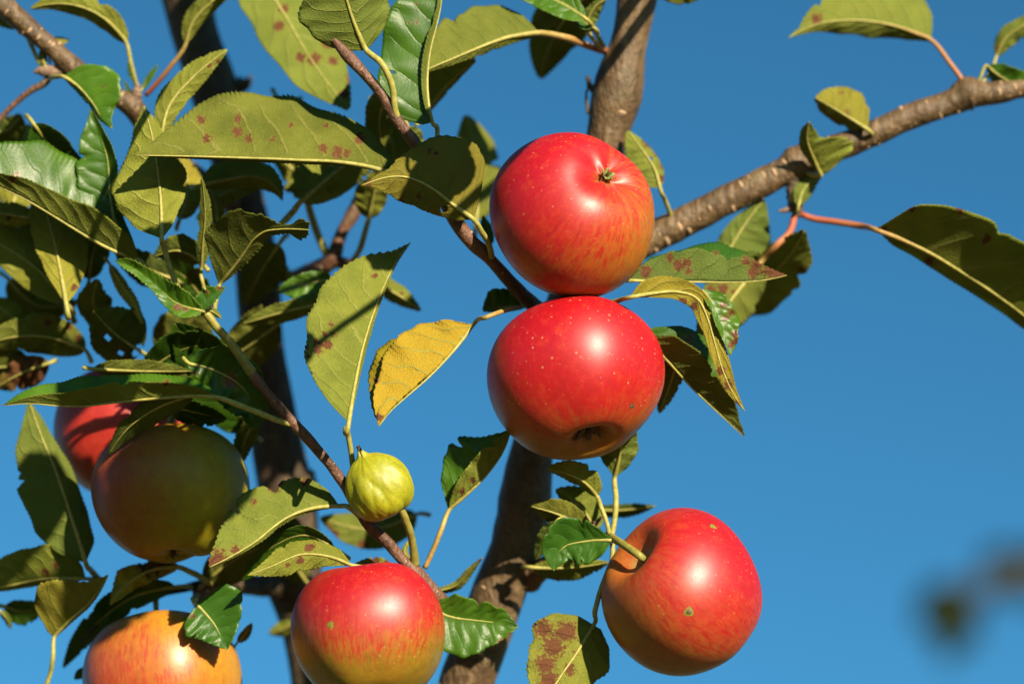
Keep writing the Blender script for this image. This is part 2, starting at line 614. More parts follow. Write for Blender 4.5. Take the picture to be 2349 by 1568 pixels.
T1_BASE = [(0.06, 1.52, 1.15, 0.020), (0.05, 1.45, 0.70, 0.026)]
wood('branch', [(395, -160, -760, 62), (425, -40, -760, 60), (452, 90, -755, 54), (482, 180, -750, 56), (505, 260, -745, 56), (552, 440, -735, 50), (592, 620, -725, 47),
                (603, 780, -720, 44), (622, 900, -715, 50), (640, 1040, -712, 60), (660, 1150, -710, 63), (664, 1300, -705, 62), (694, 1420, -705, 54), (712, 1520, -705, 52), (735, 1680, -705, 56)],
     M_BARK_OLD, 24, 0.03, 1, [(0.12, 0.02, 0.15), (0.2, 0.015, 0.2), (0.62, 0.02, 0.12), (0.82, 0.03, 0.18)], T1_BASE, 26, 7, nlen=160, span=(0.03, 0.75))
wood('branch', [(1475, -190, -330, 44), (1466, -60, -330, 44), (1460, 0, -330, 45), (1452, 55, -330, 42), (1440, 110, -330, 43), (1426, 165, -330, 54), (1413, 230, -330, 59), (1400, 285, -330, 51),
                (1386, 350, -330, 47), (1340, 560, -340, 46), (1285, 760, -345, 46), (1243, 900, -350, 45), (1226, 1010, -350, 44), (1212, 1100, -350, 55), (1203, 1170, -350, 60), (1182, 1260, -352, 58),
                (1148, 1350, -355, 63), (1112, 1450, -357, 61), (1068, 1568, -360, 60), (1025, 1690, -364, 60)],
     M_BARK, 28, 0.022, 2, [(0.172, 0.012, 0.12), (0.150, 0.003, 0.06), (0.160, 0.003, 0.07), (0.186, 0.003, 0.08), (0.196, 0.003, 0.09), (0.204, 0.003, 0.06), (0.095, 0.01, 0.10), (0.128, 0.012, 0.14), (0.245, 0.006, 0.06)],
     [(0.045, 1.42, 1.25, 0.018), (0.045, 1.42, 0.70, 0.026)], 90, 8.5, nlen=200, span=(0.05, 0.72))
trunk = wood('trunk', [], M_BARK_OLD, 24, 0.05, 3, [], [(0.045, 1.44, 0.84, 0.034), (0.05, 1.43, 0.62, 0.040), (0.04, 1.40, 0.30, 0.046), (0.03, 1.38, 0.06, 0.058), (0.03, 1.38, -0.05, 0.075)])
wood('branch', [(1335, 640, -345, 36), (1400, 595, -345, 39), (1505, 540, -345, 37), (1620, 482, -345, 35), (1738, 424, -345, 34), (1800, 393, -345, 33), (1838, 372, -345, 39), (1880, 352, -345, 34),
                (1965, 322, -345, 30), (2100, 262, -348, 30), (2190, 232, -350, 31), (2222, 214, -350, 37), (2250, 215, -350, 30), (2310, 208, -352, 25), (2420, 176, -355, 22), (2560, 120, -360, 18)],
     M_BARK, 24, 0.02, 4, [(0.405, 0.01, 0.16), (0.73, 0.01, 0.16)], None, 60, 5.5, nlen=170)
wood('branch', [(-150, -150, -260, 28), (-60, -60, -260, 27), (0, 4, -262, 26), (60, 58, -265, 24), (130, 120, -270, 22), (170, 158, -280, 26), (215, 186, -300, 21), (262, 218, -320, 20), (302, 243, -330, 26),
                (330, 290, -360, 20), (390, 350, -450, 20), (470, 420, -600, 24), (550, 480, -725, 26)],
     M_BARK, 22, 0.025, 5, [(0.07, 0.01, 0.15), (0.45, 0.015, 0.25), (0.62, 0.012, 0.2)], None, 34, 5.5, nlen=140, span=(0.12, 0.62))
wood('branch', [(690, 1330, -700, 34), (640, 1338, -650, 30), (590, 1342, -560, 24), (540, 1340, -450, 19), (490, 1338, -380, 15), (430, 1346, -340, 10), (370, 1360, -310, 8), (300, 1384, -290, 7), (235, 1420, -285, 5), (190, 1470, -280, 4)],
     M_BARK_OLD, 18, 0.04, 6, [(0.42, 0.03, 0.4), (0.5, 0.02, 0.35)], None, 6, 5.0)
# fruiting twigs of the front plane
wood('twig', [(742, 60, 30, 7), (770, 95, 28, 10), (802, 132, 25, 13), (838, 172, 20, 12), (868, 206, 16, 12), (918, 286, 8, 13.5), (960, 340, 0, 12.5), (1000, 420, -8, 12.5), (1037, 496, -14, 15),
              (1058, 524, -20, 17), (1085, 556, -28, 16), (1115, 585, -40, 14), (1158, 632, -70, 15), (1205, 682, -120, 17), (1255, 730, -220, 20), (1275, 770, -330, 22)],
     M_TWIG, 18, 0.03, 7, [(0.08, 0.02, 0.2), (0.30, 0.015, 0.2), (0.56, 0.02, 0.2)], None, 24, 2.2)
wood('twig', [(577, 853, 92, 11.5), (600, 885, 88, 11), (640, 932, 80, 11.5), (673, 970, 72, 12.5), (710, 1010, 58, 11.5), (751, 1058, 44, 11.5), (790, 1110, 26, 12), (818, 1160, 10, 13), (846, 1202, -6, 14), (884, 1238, -16, 13.5),
              (930, 1290, -30, 14), (956, 1318, -40, 20), (985, 1350, -55, 19), (1025, 1400, -120, 20), (1090, 1480, -320, 24)],
     M_TWIG, 18, 0.025, 8, [(0.02, 0.015, 0.2), (0.19, 0.02, 0.22), (0.70, 0.04, 0.35)], None, 26, 2.2)
wood('twig', [(455, 716, 128, 5), (470, 718, 126, 9), (495, 748, 120, 9.5), (520, 775, 112, 10), (548, 812, 102, 11), (579, 856, 91, 12)], M_SHOOT, 14, 0.02, 9, [(0.95, 0.05, 0.15)], label='green end of the twig')
wood('twig', [(835, 425, -470, 12), (808, 490, -475, 14), (782, 540, -480, 14), (762, 592, -490, 19), (712, 616, -560, 14), (655, 640, -690, 14)], M_TWIG, 14, 0.04, 10, [(0.15, 0.05, 0.25), (0.5, 0.06, 0.3)], None, 10, 5.0)
wood('twig', [(762, 594, -490, 16), (795, 604, -485, 13), (822, 600, -480, 9)], M_TWIG, 12, 0.03, 11)
wood('twig', [(165, 163, -285, 12), (130, 165, -280, 15), (105, 163, -275, 14), (88, 163, -272, 9), (77, 166, -270, 2)], M_BUD, 12, 0.08, 12, label='scaly fruit bud')
wood('twig', [(118, 168, -282, 8), (108, 184, -284, 9), (70, 208, -290, 7.5), (25, 246, -300, 6.5), (-40, 320, -310, 6)], M_TWIG, 12, 0.02, 13)
wood('twig', [(305, 245, -330, 18), (310, 228, -325, 16), (314, 210, -320, 11), (316, 192, -318, 5)], M_BUD, 12, 0.08, 14, label='scaly fruit bud')
wood('twig', [(1836, 382, -340, 22), (1822, 420, -335, 17), (1822, 450, -330, 18), (1828, 480, -325, 15), (1832, 498, -322, 8)], M_BARK_OLD, 14, 0.08, 15, [(0.3, 0.1, 0.2)])
wood('twig', [(1828, 472, -325, 9), (1808, 480, -322, 7), (1786, 484, -320, 3)], M_BUD, 10, 0.06, 16)
wood('twig', [(2226, 225, -350, 22), (2222, 206, -345, 16), (2228, 192, -340, 9)], M_BUD, 12, 0.1, 17)
wood('twig', [(1428, 130, -330, 20), (1398, 118, -322, 11), (1385, 116, -318, 8)], M_TWIG, 12, 0.06, 18)
wood('twig', [(1368, 208, -330, 12), (1352, 195, -322, 6), (1349, 175, -318, 3), (1352, 178, -318, 2), (1345, 215, -318, 3), (1350, 262, -322, 4)], M_BARK_OLD, 10, 0.1, 19)
wood('twig', [(1210, 1335, -352, 30), (1240, 1305, -310, 24), (1268, 1284, -270, 16), (1310, 1250, -180, 9), (1345, 1224, -110, 7), (1372, 1226, -70, 7), (1402, 1229, -45, 10)], M_TWIG, 14, 0.05, 20)
wood('twig', [(1345, 1224, -110, 5), (1362, 1205, -120, 5), (1375, 1190, -125, 4), (1385, 1180, -128, 2)], M_TWIG, 8, 0.05, 21)
wood('twig', [(1358, 1214, -112, 4), (1372, 1212, -100, 4), (1384, 1228, -90, 4)], M_TWIG, 8, 0.05, 22)
wood('twig', [(1355, 1212, -112, 3), (1350, 1202, -100, 2.5), (1366, 1196, -90, 2)], M_TWIG, 8, 0.05, 23)
wood('twig', [(550, 195, -745, 20), (570, 186, -735, 9), (574, 172, -730, 3)], M_BARK_OLD, 10, 0.1, 24)
wood('twig', [(500, 1345, -380, 16), (478, 1352, -350, 20), (462, 1362, -320, 18), (452, 1378, -290, 12), (450, 1388, -270, 5)], M_BUD, 12, 0.1, 25)
wood('twig', [(700, 1090, -700, 22), (718, 1106, -680, 9), (728, 1100, -675, 3)], M_BARK_OLD, 10, 0.1, 26)


# ------------------------------------------------------------------ leaves
def f_def(t):
    return np.sin(np.pi * np.clip(t, 0, 1) ** 0.80) ** 0.60 * (1 - 0.26 * t ** 5)


def prof(spec, t):
    if isinstance(spec, (int, float)):
        return spec * f_def(t)
    tt = np.array([a for a, _ in spec], float)
    ww = np.array([b for _, b in spec], float)
    fine = np.linspace(0, 1, 201)
    w = np.interp(fine, tt, ww)
    k = 9
    ends = w[0], w[-1]
    w = smooth1(w, k)
    blend = np.clip(np.minimum(fine, 1 - fine) / 0.06, 0, 1)
    w = w * blend + np.where(fine < 0.5, ends[0] + (w[12] - ends[0]) * (fine / 0.06), ends[1] + (w[-13] - ends[1]) * ((1 - fine) / 0.06)) * (1 - blend)
    return np.interp(t, fine, w)


LEAF_N = [0]


def leaf(mid, A, B, f='u', z=0.0, tx=0.0, ty=-0.15, zA=None, zB=None, age=0.08, tone=1.0, pet=None, pr=5.5, red=0.0, spots=(), holes=(), label=None,
         wave=5.0, ser=3.0, cup=1.3, dz=0.0, quilt=2.2, parent=None, teeth=None, res=1.0):
    """mid: grid points from base to tip.  A / B: half widths on the left / right hand of that walk (negative = that half is folded over).
    f: which side looks at the viewer.  tx, ty: how the blade leans.  zA / zB: how far each margin comes forward of the midrib."""
    LEAF_N[0] += 1
    if f == 'u' and ty < 0.2:                                # these turn their undersides up to the sun
        tx, ty = tx - 0.18, ty - 0.28
    seed = LEAF_N[0]
    rs = np.random.default_rng(seed)
    mid2 = [(p[0], p[1]) for p in mid]
    L = np.linalg.norm(np.diff(np.asarray(mid2, float), axis=0), axis=1).sum()
    nt = int(np.clip(L * 0.42 * res, 26, 180))
    nh = int(np.clip(L * 0.045 * res, 6, 14))
    t = np.linspace(0, 1, nt)
    m = crom(mid2, nt)
    d = np.gradient(m, axis=0)
    k = max(2, nt // 10)
    d = np.stack([smooth1(d[:, 0], k), smooth1(d[:, 1], k)], 1)
    d /= np.linalg.norm(d, axis=1)[:, None] + 1e-9
    nrm = np.stack([d[:, 1], -d[:, 0]], 1)
    wA, wB = prof(A, t), prof(B, t)
    for w_ in (wA, wB):
        for _ in range(rs.choice([0, 0, 1, 2])):
            w_ *= 1 - rs.uniform(0.08, 0.30) * np.exp(-((t - rs.uniform(0.3, 0.92)) / rs.uniform(0.012, 0.035)) ** 2)
    mA, mB = np.abs(wA).max(), np.abs(wB).max()
    sA = 1 if mA == 0 else wA[np.abs(wA).argmax()] / mA
    sB = 1 if mB == 0 else wB[np.abs(wB).argmax()] / mB
    gA, gB = np.abs(wA) / (mA + 1e-6), np.abs(wB) / (mB + 1e-6)
    side_z = -1.0 if f == 'u' else 1.0                       # margins fold up towards the upper side
    if zA is None:
        zA = side_z * (0.28 * mA + 4)
    if zB is None:
        zB = side_z * (0.28 * mB + 4)
    nteeth = teeth or max(8, int(L / 10.5))
    v = np.concatenate([-np.linspace(1, 0, nh + 1)[:-1] ** 0.85, np.linspace(0, 1, nh + 1) ** 0.85])
    V = v[None, :]
    T = t[:, None]
    pos = V >= 0
    av = np.abs(V)
    irrA, irrB = 1 + 0.06 * wob(nt, 3.0, seed * 3), 1 + 0.06 * wob(nt, 3.0, seed * 3 + 1)
    Wd = np.where(pos, (wA * irrA)[:, None], (wB * irrB)[:, None])
    sg = np.where(pos, sA, sB)
    ramp = np.clip((av - 0.72) / 0.28, 0, 1)
    saw = ((T * nteeth + np.where(pos, 0.0, 0.4)) % 1.0)
    saw = np.where(saw < 0.72, saw / 0.72, (1 - saw) / 0.28)
    amp = ser * np.clip(np.abs(Wd) / 14.0, 0, 1) * (0.7 + 0.6 * (wob(nt, 9, seed * 5)[:, None]))
    lat = Wd * av + sg * amp * (saw - 0.4) * ramp
    X = m[:, 0][:, None] + nrm[:, 0][:, None] * lat * np.where(pos, 1, -1)
    Y = m[:, 1][:, None] + nrm[:, 1][:, None] * lat * np.where(pos, 1, -1)
    # teeth lean towards the tip
    X += d[:, 0][:, None] * ramp * saw * ser * 0.7
    Y += d[:, 1][:, None] * ramp * saw * ser * 0.7
    Z = np.where(pos, zA * gA[:, None], zB * gB[:, None]) * av ** cup
    xc, yc = m[:, 0].mean(), m[:, 1].mean()
    Z = Z + tx * (X - xc) + ty * (yc - Y)
    Z = Z + dz * 4 * T * (1 - T)                             # arch of the midrib
    ph = rs.random() * 6.28
    Z = Z + wave * av ** 2 * np.sin(2 * np.pi * (2.3 * T + np.where(pos, 0, 0.37)) + ph) * np.clip(np.abs(Wd) / 30.0, 0, 1)
    Z = Z + wave * 0.5 * av * np.sin(2 * np.pi * 5.1 * T + ph * 2) * np.clip(np.abs(Wd) / 40.0, 0, 1)
    nvein = rs.uniform(5.8, 8.6)
    vs_ = rs.uniform(0.15, 0.27)
    jit = 0.03 * wob(nt, 4.0, seed * 7)[:, None]
    phase = (T + jit - vs_ * av ** rs.uniform(1.1, 1.5)) * nvein + np.where(pos, 0.0, 0.45)
    ridge = 1 - np.abs(((phase) % 1.0) - 0.5) * 2.0          # 1 on a vein
    Z = Z - side_z * quilt * (ridge ** 2 - 0.4) * np.clip(av * 4, 0, 1) * np.clip((1.05 - av) * 2.5, 0, 1) * np.clip(np.abs(Wd) / 40.0, 0, 1)
    Z = Z + z
    C = camloc(X, Y, Z)
    dt_ = np.gradient(C, axis=0)
    dv_ = np.gradient(C, axis=1)
    Nn = np.cross(dt_, dv_)
    Nn /= np.linalg.norm(Nn, axis=2)[..., None] + 1e-12
    th = 1.1 * S * 0.5
    up = C + Nn * th
    dn = C - Nn * th
    nvv = len(v)
    verts = to_world(np.vstack([up.reshape(-1, 3), dn.reshape(-1, 3)]))
    i = np.arange(nt - 1)[:, None] * nvv
    j = np.arange(nvv - 1)[None, :]
    q = np.stack([i + j, i + nvv + j, i + nvv + j + 1, i + j + 1], -1).reshape(-1, 4)     # normal along +Nn
    keep = np.ones(len(q), bool)
    if holes:
        fx = X.reshape(-1)[q].mean(1)
        fy = Y.reshape(-1)[q].mean(1)
        for hx, hy, hr in holes:
            keep &= ((fx - hx) ** 2 + (fy - hy) ** 2) > hr * hr
    off = nt * nvv
    q = q[keep]
    fa = q
    fb = q[:, ::-1] + off
    cnt = {}
    for a in q:
        for e in range(4):
            e0, e1 = int(a[e]), int(a[(e + 1) % 4])
            if (e1, e0) in cnt:
                del cnt[(e1, e0)]
            else:
                cnt[(e0, e1)] = 1
    rim = np.asarray([(e1, e0, e0 + off, e1 + off) for e0, e1 in cnt], dtype=np.int64)
    faces = np.vstack([fa, fb, rim])
    mi = np.concatenate([np.full(len(fa), 1 if f == 'u' else 0), np.full(len(fb), 0 if f == 'u' else 1), np.full(len(rim), 1)])
    uv = np.stack([np.broadcast_to(phase, X.shape).ravel(), np.broadcast_to(av, X.shape).ravel()], 1)
    uv = np.vstack([uv, uv])
    sp_a = np.zeros(X.size)
    for s_ in spots:
        sx, sy, sr = s_
        dd = np.hypot(X.ravel() - sx, Y.ravel() - sy)
        sp_a = np.maximum(sp_a, np.clip(1.25 - 0.75 * dd / sr, 0, 1))
    base = verts.reshape(2, nt, nvv, 3)[:, 0, nh].mean(0)
    ag = np.full(2 * X.size, age)
    tn = np.full(2 * X.size, tone * rs.uniform(0.9, 1.1))
    me = mesh_from('leaf', verts - base, faces, [M_TOP, M_UND], mi, True, uv, {'spot': np.concatenate([sp_a, sp_a]), 'age': ag, 'tone': tn, 'hue': np.full(2 * X.size, rs.random() ** 1.5)})
    par = parent or tree
    o = link('leaf', me, par, Vector(base) - wpos(par))
    if label:
        o['label'] = label
    # stalk running on as the midrib, on the underside
    und = Nn[:, nh] * (1.0 if f == 'u' else -1.0)
    mz = C[:, nh] + und * (S * 1.0)
    mr = np.interp(t, [0, 0.35, 1.0], [pr * 0.85, pr * 0.5, pr * 0.16])
    pts = []
    if pet:
        chain = [tuple(p) for p in pet][::-1]
        for p in chain:
            kk = (DIST - p[2] * S) / DIST
            rr_ = p[3] if len(p) > 3 else pr
            pts.append((*P(p[0], p[1], p[2]), rr_ * S * kk))
    kk = (DIST - float(Z[0, nh]) * S) / DIST
    for ii in np.linspace(0, nt - 1, 9).astype(int):
        pts.append((*to_world(mz[ii][None])[0], mr[ii] * S * kk))
    sm, so, *_ = tube_mesh('leaf_stalk', pts, M_STALK, 8, 0.02, seed, (), len(pts) * 4)
    a2 = sm.attributes.new('red', 'FLOAT', 'POINT')
    a2.data.foreach_set('value', np.full(len(sm.vertices), red, np.float32))
    link('leaf_stalk', sm, o, Vector(so) - Vector(base))
    return o


# --- top left
leaf([(290, 98), (255, 55), (200, 20), (120, 8), (70, 20)], 24, 32, 'u', -260, 0, 0.5, age=0.2, pet=[(300, 145, -300), (313, 196, -325)])
leaf([(427, 98), (440, 55), (485, 5), (560, -45)], 26, 22, 'u', -240, 0, 0.35, age=0.22, pet=[(385, 160, -290), (335, 218, -325)], red=1)
leaf([(372, 305), (385, 250), (440, 180), (521, 114)], 34, 30, 'u', -130, 0, 0.15, age=0.25, spots=[(480, 150, 6), (500, 140, 5)], pet=[(365, 330, -150), (352, 350, -200)])
leaf([(147, 176), (172, 192), (212, 235), (238, 275), (258, 294)], [(0, 5), (.1, 42), (.3, 82), (.5, 84), (.75, 45), (.9, 14), (1, 0)], 12, 't', -150, 0.1, -0.3, zA=10, zB=-14, spots=[(233, 200, 5)], pet=[(130, 176, -200), (115, 180, -265)])
leaf([(52, 60), (20, 42), (-45, 10)], 24, 22, 'u', -290, 0, 0.3, age=0.15, pet=[(68, 95, -290), (88, 138, -285), (102, 158, -280)])
leaf([(112, 132), (122, 100), (158, 92)], 12, 18, 'u', -320, 0, -0.3, age=0.4, pet=[(116, 145, -310)], pr=3)
leaf([(104, 152), (98, 128), (101, 100)], 9, 9, 'u', -280, 0, -0.3, age=0.3, pet=[(108, 160, -280)], pr=3)
leaf([(325, 205), (340, 178), (362, 148)], 5, 9, 't', -320, 0, -0.2, pet=[(316, 215, -322)], pr=3)
leaf([(312, 190), (303, 165), (295, 140)], 9, 6, 't', -330, 0, 0.4, pet=[(315, 212, -324)], pr=3)
leaf([(305, 222), (292, 200), (283, 185)], 4, 4, 't', -330, 0, 0.1, pet=[(310, 232, -326)], pr=2)
# --- the large leaf in the upper middle
leaf([(918, 404), (816, 376), (700, 368), (517, 361), (310, 356)], 8, [(0, 4), (.06, 40), (.15, 82), (.28, 118), (.42, 146), (.56, 152), (.68, 142), (.78, 112), (.87, 68), (.94, 30), (1, 0)], 'u', 6, 0, -0.25, zA=-14, zB=-38, age=0.0, tone=0.64,
     spots=[(461, 274, 11), (545, 271, 9), (475, 318, 11), (545, 303, 13), (570, 318, 10), (825, 317, 13), (742, 340, 12), (775, 348, 15), (795, 352, 10), (437, 238, 9), (668, 288, 7), (748, 288, 6), (625, 318, 7)],
     pet=[(960, 418, 0), (1000, 432, -8)], pr=7, ser=6, wave=7, quilt=3.6, label='largest leaf, underside out, flecked with rust spots')
leaf([(555, -110), (650, 30), (712, 135), (765, 208), (800, 250)], 105, [(0, 20), (.2, 70), (.5, 80), (.75, 60), (1, 5)], 'u', -330, -0.2, -0.35, age=0.22, spots=[(735, 75, 16), (752, 100, 14), (722, 135, 16), (765, 140, 12), (810, 180, 18), (790, 215, 12), (640, 60, 14), (650, 20, 12), (690, 130, 12)], pet=[(555, -150, -340)])
leaf([(838, 112), (815, 60), (795, 0), (765, -100)], [(0, 12), (.1, 62), (.3, 100), (.55, 118), (.8, 70), (1, 0)], [(0, 14), (.1, 60), (.3, 88), (.55, 92), (.8, 50), (1, 0)], 'u', 60, -0.2, 0.25, zA=-20, zB=-40, age=0.14,
     pet=[(876, 146, 50), (900, 200, 34), (906, 250, 20), (916, 284, 8)], pr=8)
leaf([(992, 280), (983, 240), (981, 160), (990, 100), (1006, 40), (1018, -70)], [(0, 25), (.07, 78), (.2, 104), (.4, 112), (.65, 118), (.85, 80), (1, 0)], -14, 't', -30, 0.15, -0.25, zA=22, zB=22, spots=[(955, 50, 5), (940, 52, 5), (955, 8, 4)], pet=[(1003, 296, -25), (1000, 345, -10), (985, 385, -8)], wave=8, ser=3, quilt=2.2, holes=[(895, 166, 4), (903, 167, 4)], label='glossy bright green leaf with its margin rolled')
leaf([(1236, 76), (1164, 86), (1110, 105), (1050, 130), (960, 168)], 18, [(0, 4), (.1, 42), (.25, 76), (.42, 94), (.65, 92), (.85, 50), (1, 0)], 'u', -130, 0, -0.4, zA=-26, zB=-20, age=0.28, pet=[(1290, 84, -180), (1345, 104, -260), (1386, 118, -320)], pr=8, red=0.9)
leaf([(1385, -40), (1315, 20), (1268, 90), (1240, 180)], 62, 68, 'u', -390, 0.3, 0.95, age=0.02, tone=0.75, pet=[(1400, -60, -390)])
leaf([(1342, 42), (1290, 8), (1235, -14), (1160, -28)], 34, 32, 't', -190, 0, -0.5, pet=[(1362, 68, -230), (1388, 112, -318)])
leaf([(1360, 62), (1340, 50), (1308, 30)], 17, 12, 't', -200, 0, -0.4, age=0.05, pet=[(1370, 80, -240)], pr=4)
leaf([(1352, 76), (1350, 40), (1366, 14), (1390, -2)], 14, 22, 'u', -195, 0, 0.5, age=0.15, pet=[(1366, 96, -240), (1388, 117, -318)], red=1)
leaf([(1610, -14), (1560, -10), (1500, -20)], 20, 16, 'u', -300, 0, 0.2, age=0.25, pet=[(1640, -30, -300)])
# --- top right
leaf([(2136, 92), (2045, 58), (1960, 47), (1873, 56), (1808, 87)], [(0, 4), (.15, 22), (.4, 36), (.65, 30), (.85, 12), (1, 0)], [(0, 4), (.04, 50), (.15, 82), (.4, 96), (.65, 70), (.8, 36), (.9, 10), (1, 0)], 'u', -360, 0, -0.2, zA=-45, zB=-30, age=0.3,
     spots=[(1873, 42, 14)], pet=[(2180, 146, -352), (2210, 188, -345), (2219, 204, -345)], red=0.8, pr=6)
leaf([(1990, 297), (1935, 262), (1870, 224)], [(0, 3), (.2, 20), (.5, 28), (.85, 20), (1, 4)], [(0, 4), (.15, 44), (.4, 62), (.7, 56), (.9, 34), (1, 6)], 'u', -300, 0, -0.2, zA=-45, zB=-20, age=0.42, spots=[(1945, 258, 9), (1930, 212, 7)], pet=[(2000, 312, -330)])
leaf([(1884, 402), (1866, 360), (1852, 320), (1856, 278)], [(0, 2), (.3, 14), (.6, 22), (.85, 14), (1, 0)], [(0, 20), (.15, 84), (.32, 104), (.5, 72), (.7, 30), (.85, 20), (1, 0)], 'u', -250, 0.2, 0.75, age=0.14, pet=[(1868, 402, -300), (1842, 392, -335)], ser=2)
leaf([(1832, 472), (1842, 436), (1884, 398)], 20, 22, 'u', -310, 0, -0.1, zB=-40, age=0.18, pet=[(1826, 486, -322)], pr=4)
leaf([(2012, 527), (2102, 563), (2206, 623), (2349, 722), (2470, 830)], [(0, 6), (.05, 40), (.11, 84), (.2, 118), (.38, 138), (.58, 128), (.8, 84), (1, 0)], [(0, 2), (.08, 20), (.25, 28), (.5, 30), (.75, 24), (1, 0)], 'u', -230, 0.1, 0.62, zA=46, zB=-20, age=0.0, tone=1.1,
     spots=[(2092, 478, 9), (2202, 477, 12), (2262, 548, 11), (2130, 598, 12), (2238, 688, 9), (2030, 524, 6)], pet=[(1975, 518, -270), (1915, 508, -300), (1862, 500, -318), (1836, 490, -322)], red=1, pr=7.5, label='large dark leaf reaching the right edge')
leaf([(1744, 602), (1670, 696), (1622, 760), (1592, 794)], 58, [(0, 2), (.15, 55), (.4, 76), (.65, 58), (.85, 24), (1, 0)], 'u', -240, 0, -0.2, zA=-90, zB=-8, age=0.3, spots=[(1632, 664, 12), (1658, 662, 14), (1582, 740, 12), (1685, 668, 8)], pet=[(1785, 558, -270), (1815, 525, -300), (1822, 495, -320)], red=1, pr=8)
leaf([(1640, 640), (1680, 560), (1715, 505), (1752, 458)], 34, 82, 'u', -330, 0.1, 0.1, zA=-8, zB=-60, age=0.12, pet=[(1630, 665, -330)])
leaf([(1690, 705), (1760, 640), (1812, 585), (1846, 528)], 62, [(0, 30), (.2, 60), (.5, 66), (.8, 48), (1, 2)], 'u', -345, 0.4, 0.95, age=0.06, spots=[(1838, 615, 9)], pet=[(1670, 730, -345)], tone=0.9)
# --- mottled leaf and curled leaves right of the pair
leaf([(1440, 642), (1510, 644), (1591, 645), (1711, 645), (1771, 638), (1804, 631)], [(0, 8), (.1, 42), (.28, 72), (.45, 72), (.62, 62), (.74, 54), (.86, 32), (.94, 10), (1, 0)], [(0, -8), (.15, -55), (.3, -72), (.45, -86), (.6, -88), (.75, -66), (.86, -36), (1, 0)], 'u', -30, 0, 0.1, zA=8, zB=-80,
     age=0.0, tone=0.85, spots=[(1538, 590, 10), (1556, 606, 14), (1575, 602, 12), (1482, 622, 14), (1580, 622, 9), (1712, 598, 12), (1735, 605, 16), (1765, 622, 20), (1790, 628, 18), (1728, 624, 14), (1642, 580, 7)], pet=[(1410, 650, -40), (1370, 665, -70)], label='mottled leaf with a dead brown tip right of the upper apple')
leaf([(1447, 681), (1500, 672), (1560, 670), (1604, 690), (1628, 745), (1646, 810), (1668, 876), (1709, 942)], [(0, 3), (.06, 32), (.16, 38), (.3, 30), (.42, 16), (.55, 16), (.68, 24), (.82, 18), (.92, 8), (1, 0)], [(0, 2), (.1, 8), (.28, 22), (.42, 26), (.55, 18), (.7, 16), (.85, 14), (1, 0)], 'u', 30, -0.2, 0.05, zA=14, zB=-10, age=0.55, tone=0.85,
     spots=[(1566, 690, 10), (1590, 700, 10), (1672, 880, 12), (1655, 850, 10), (1690, 925, 10)], pet=[(1420, 688, 20), (1380, 700, -30)], pr=6, ser=2, label='curled yellow brown leaf hanging right of the pair')
leaf([(1611, 664), (1640, 700), (1662, 755), (1676, 814)], [(0, 3), (.2, 30), (.4, 40), (.6, 38), (.85, 20), (1, 0)], 16, 't', 16, 0.2, -0.1, zA=-16, zB=14, age=0.02, spots=[(1660, 699, 8), (1677, 716, 9), (1663, 728, 8), (1686, 764, 9), (1687, 782, 10), (1677, 790, 9)], pr=3, wave=8, quilt=4)
leaf([(1476, 770), (1521, 815), (1590, 890), (1672, 967), (1707, 1000)], [(0, 6), (.15, 50), (.35, 68), (.55, 62), (.75, 46), (.9, 24), (1, 0)], [(0, -30), (.12, -78), (.3, -98), (.5, -84), (.68, -60), (.85, -25), (1, 0)], 'u', -70, 0, 0.55, zA=28, zB=-90, age=0.12, tone=0.8, spots=[(1507, 722, 7), (1580, 776, 10), (1515, 712, 6)], pet=[(1440, 740, -100), (1380, 720, -140)])
leaf([(1562, 800), (1540, 870), (1512, 946)], 24, 30, 'u', -110, 0.2, 0.9, age=0.1, pet=[(1568, 780, -120)])
# --- between the pair and the left mass
leaf([(1085, 745), (1060, 780), (1010, 838), (950, 893), (892, 946), (870, 976)], [(0, 0), (.3, -60), (.5, -116), (.65, -124), (.8, -96), (.92, -40), (1, 0)], [(0, 4), (.08, 62), (.25, 104), (.45, 116), (.62, 104), (.78, 78), (.9, 40), (1, 0)], 'u', 50, 0, -0.3, zA=-75, zB=-22, age=0.95, tone=1.0,
     spots=[(868, 955, 12), (862, 870, 9), (1000, 850, 5)], pet=[(1118, 726, 40), (1150, 714, 10), (1195, 704, -60)], red=0.5, wave=9, quilt=3.6, label='yellow leaf left of the lower red apple')
leaf([(1206, 702), (1160, 704), (1108, 713)], 10, [(0, 3), (.2, 34), (.5, 46), (.8, 42), (1, 6)], 't', -160, 0, -0.1, age=0.03, spots=[(1135, 705, 6)], pet=[(1225, 700, -200)], ser=2)
leaf([(800, 968), (812, 893), (838, 775), (853, 728), (878, 662), (907, 602), (941, 557)], [(0, 3), (.08, 52), (.17, 86), (.3, 128), (.44, 140), (.6, 138), (.73, 106), (.83, 66), (.9, 22), (1, 0)], 9, 'u', 50, -0.25, -0.35, zA=-20, zB=-10, age=0.2,
     spots=[(760, 744, 8), (725, 782, 8), (745, 765, 7), (752, 790, 12), (735, 794, 10), (728, 802, 12), (765, 766, 7), (702, 795, 8), (860, 632, 7), (706, 815, 7)], pet=[(799, 1000, 44), (806, 1040, 30), (812, 1090, 10)], pr=6.5, ser=5, label='pale leaf underside with rust specks left of the yellow leaf')
leaf([(840, 640), (900, 668), (965, 712)], 24, 22, 'u', -330, 0.1, 0.1, zB=-40, age=0.1, spots=[(920, 672, 5)], pet=[(810, 625, -400)])
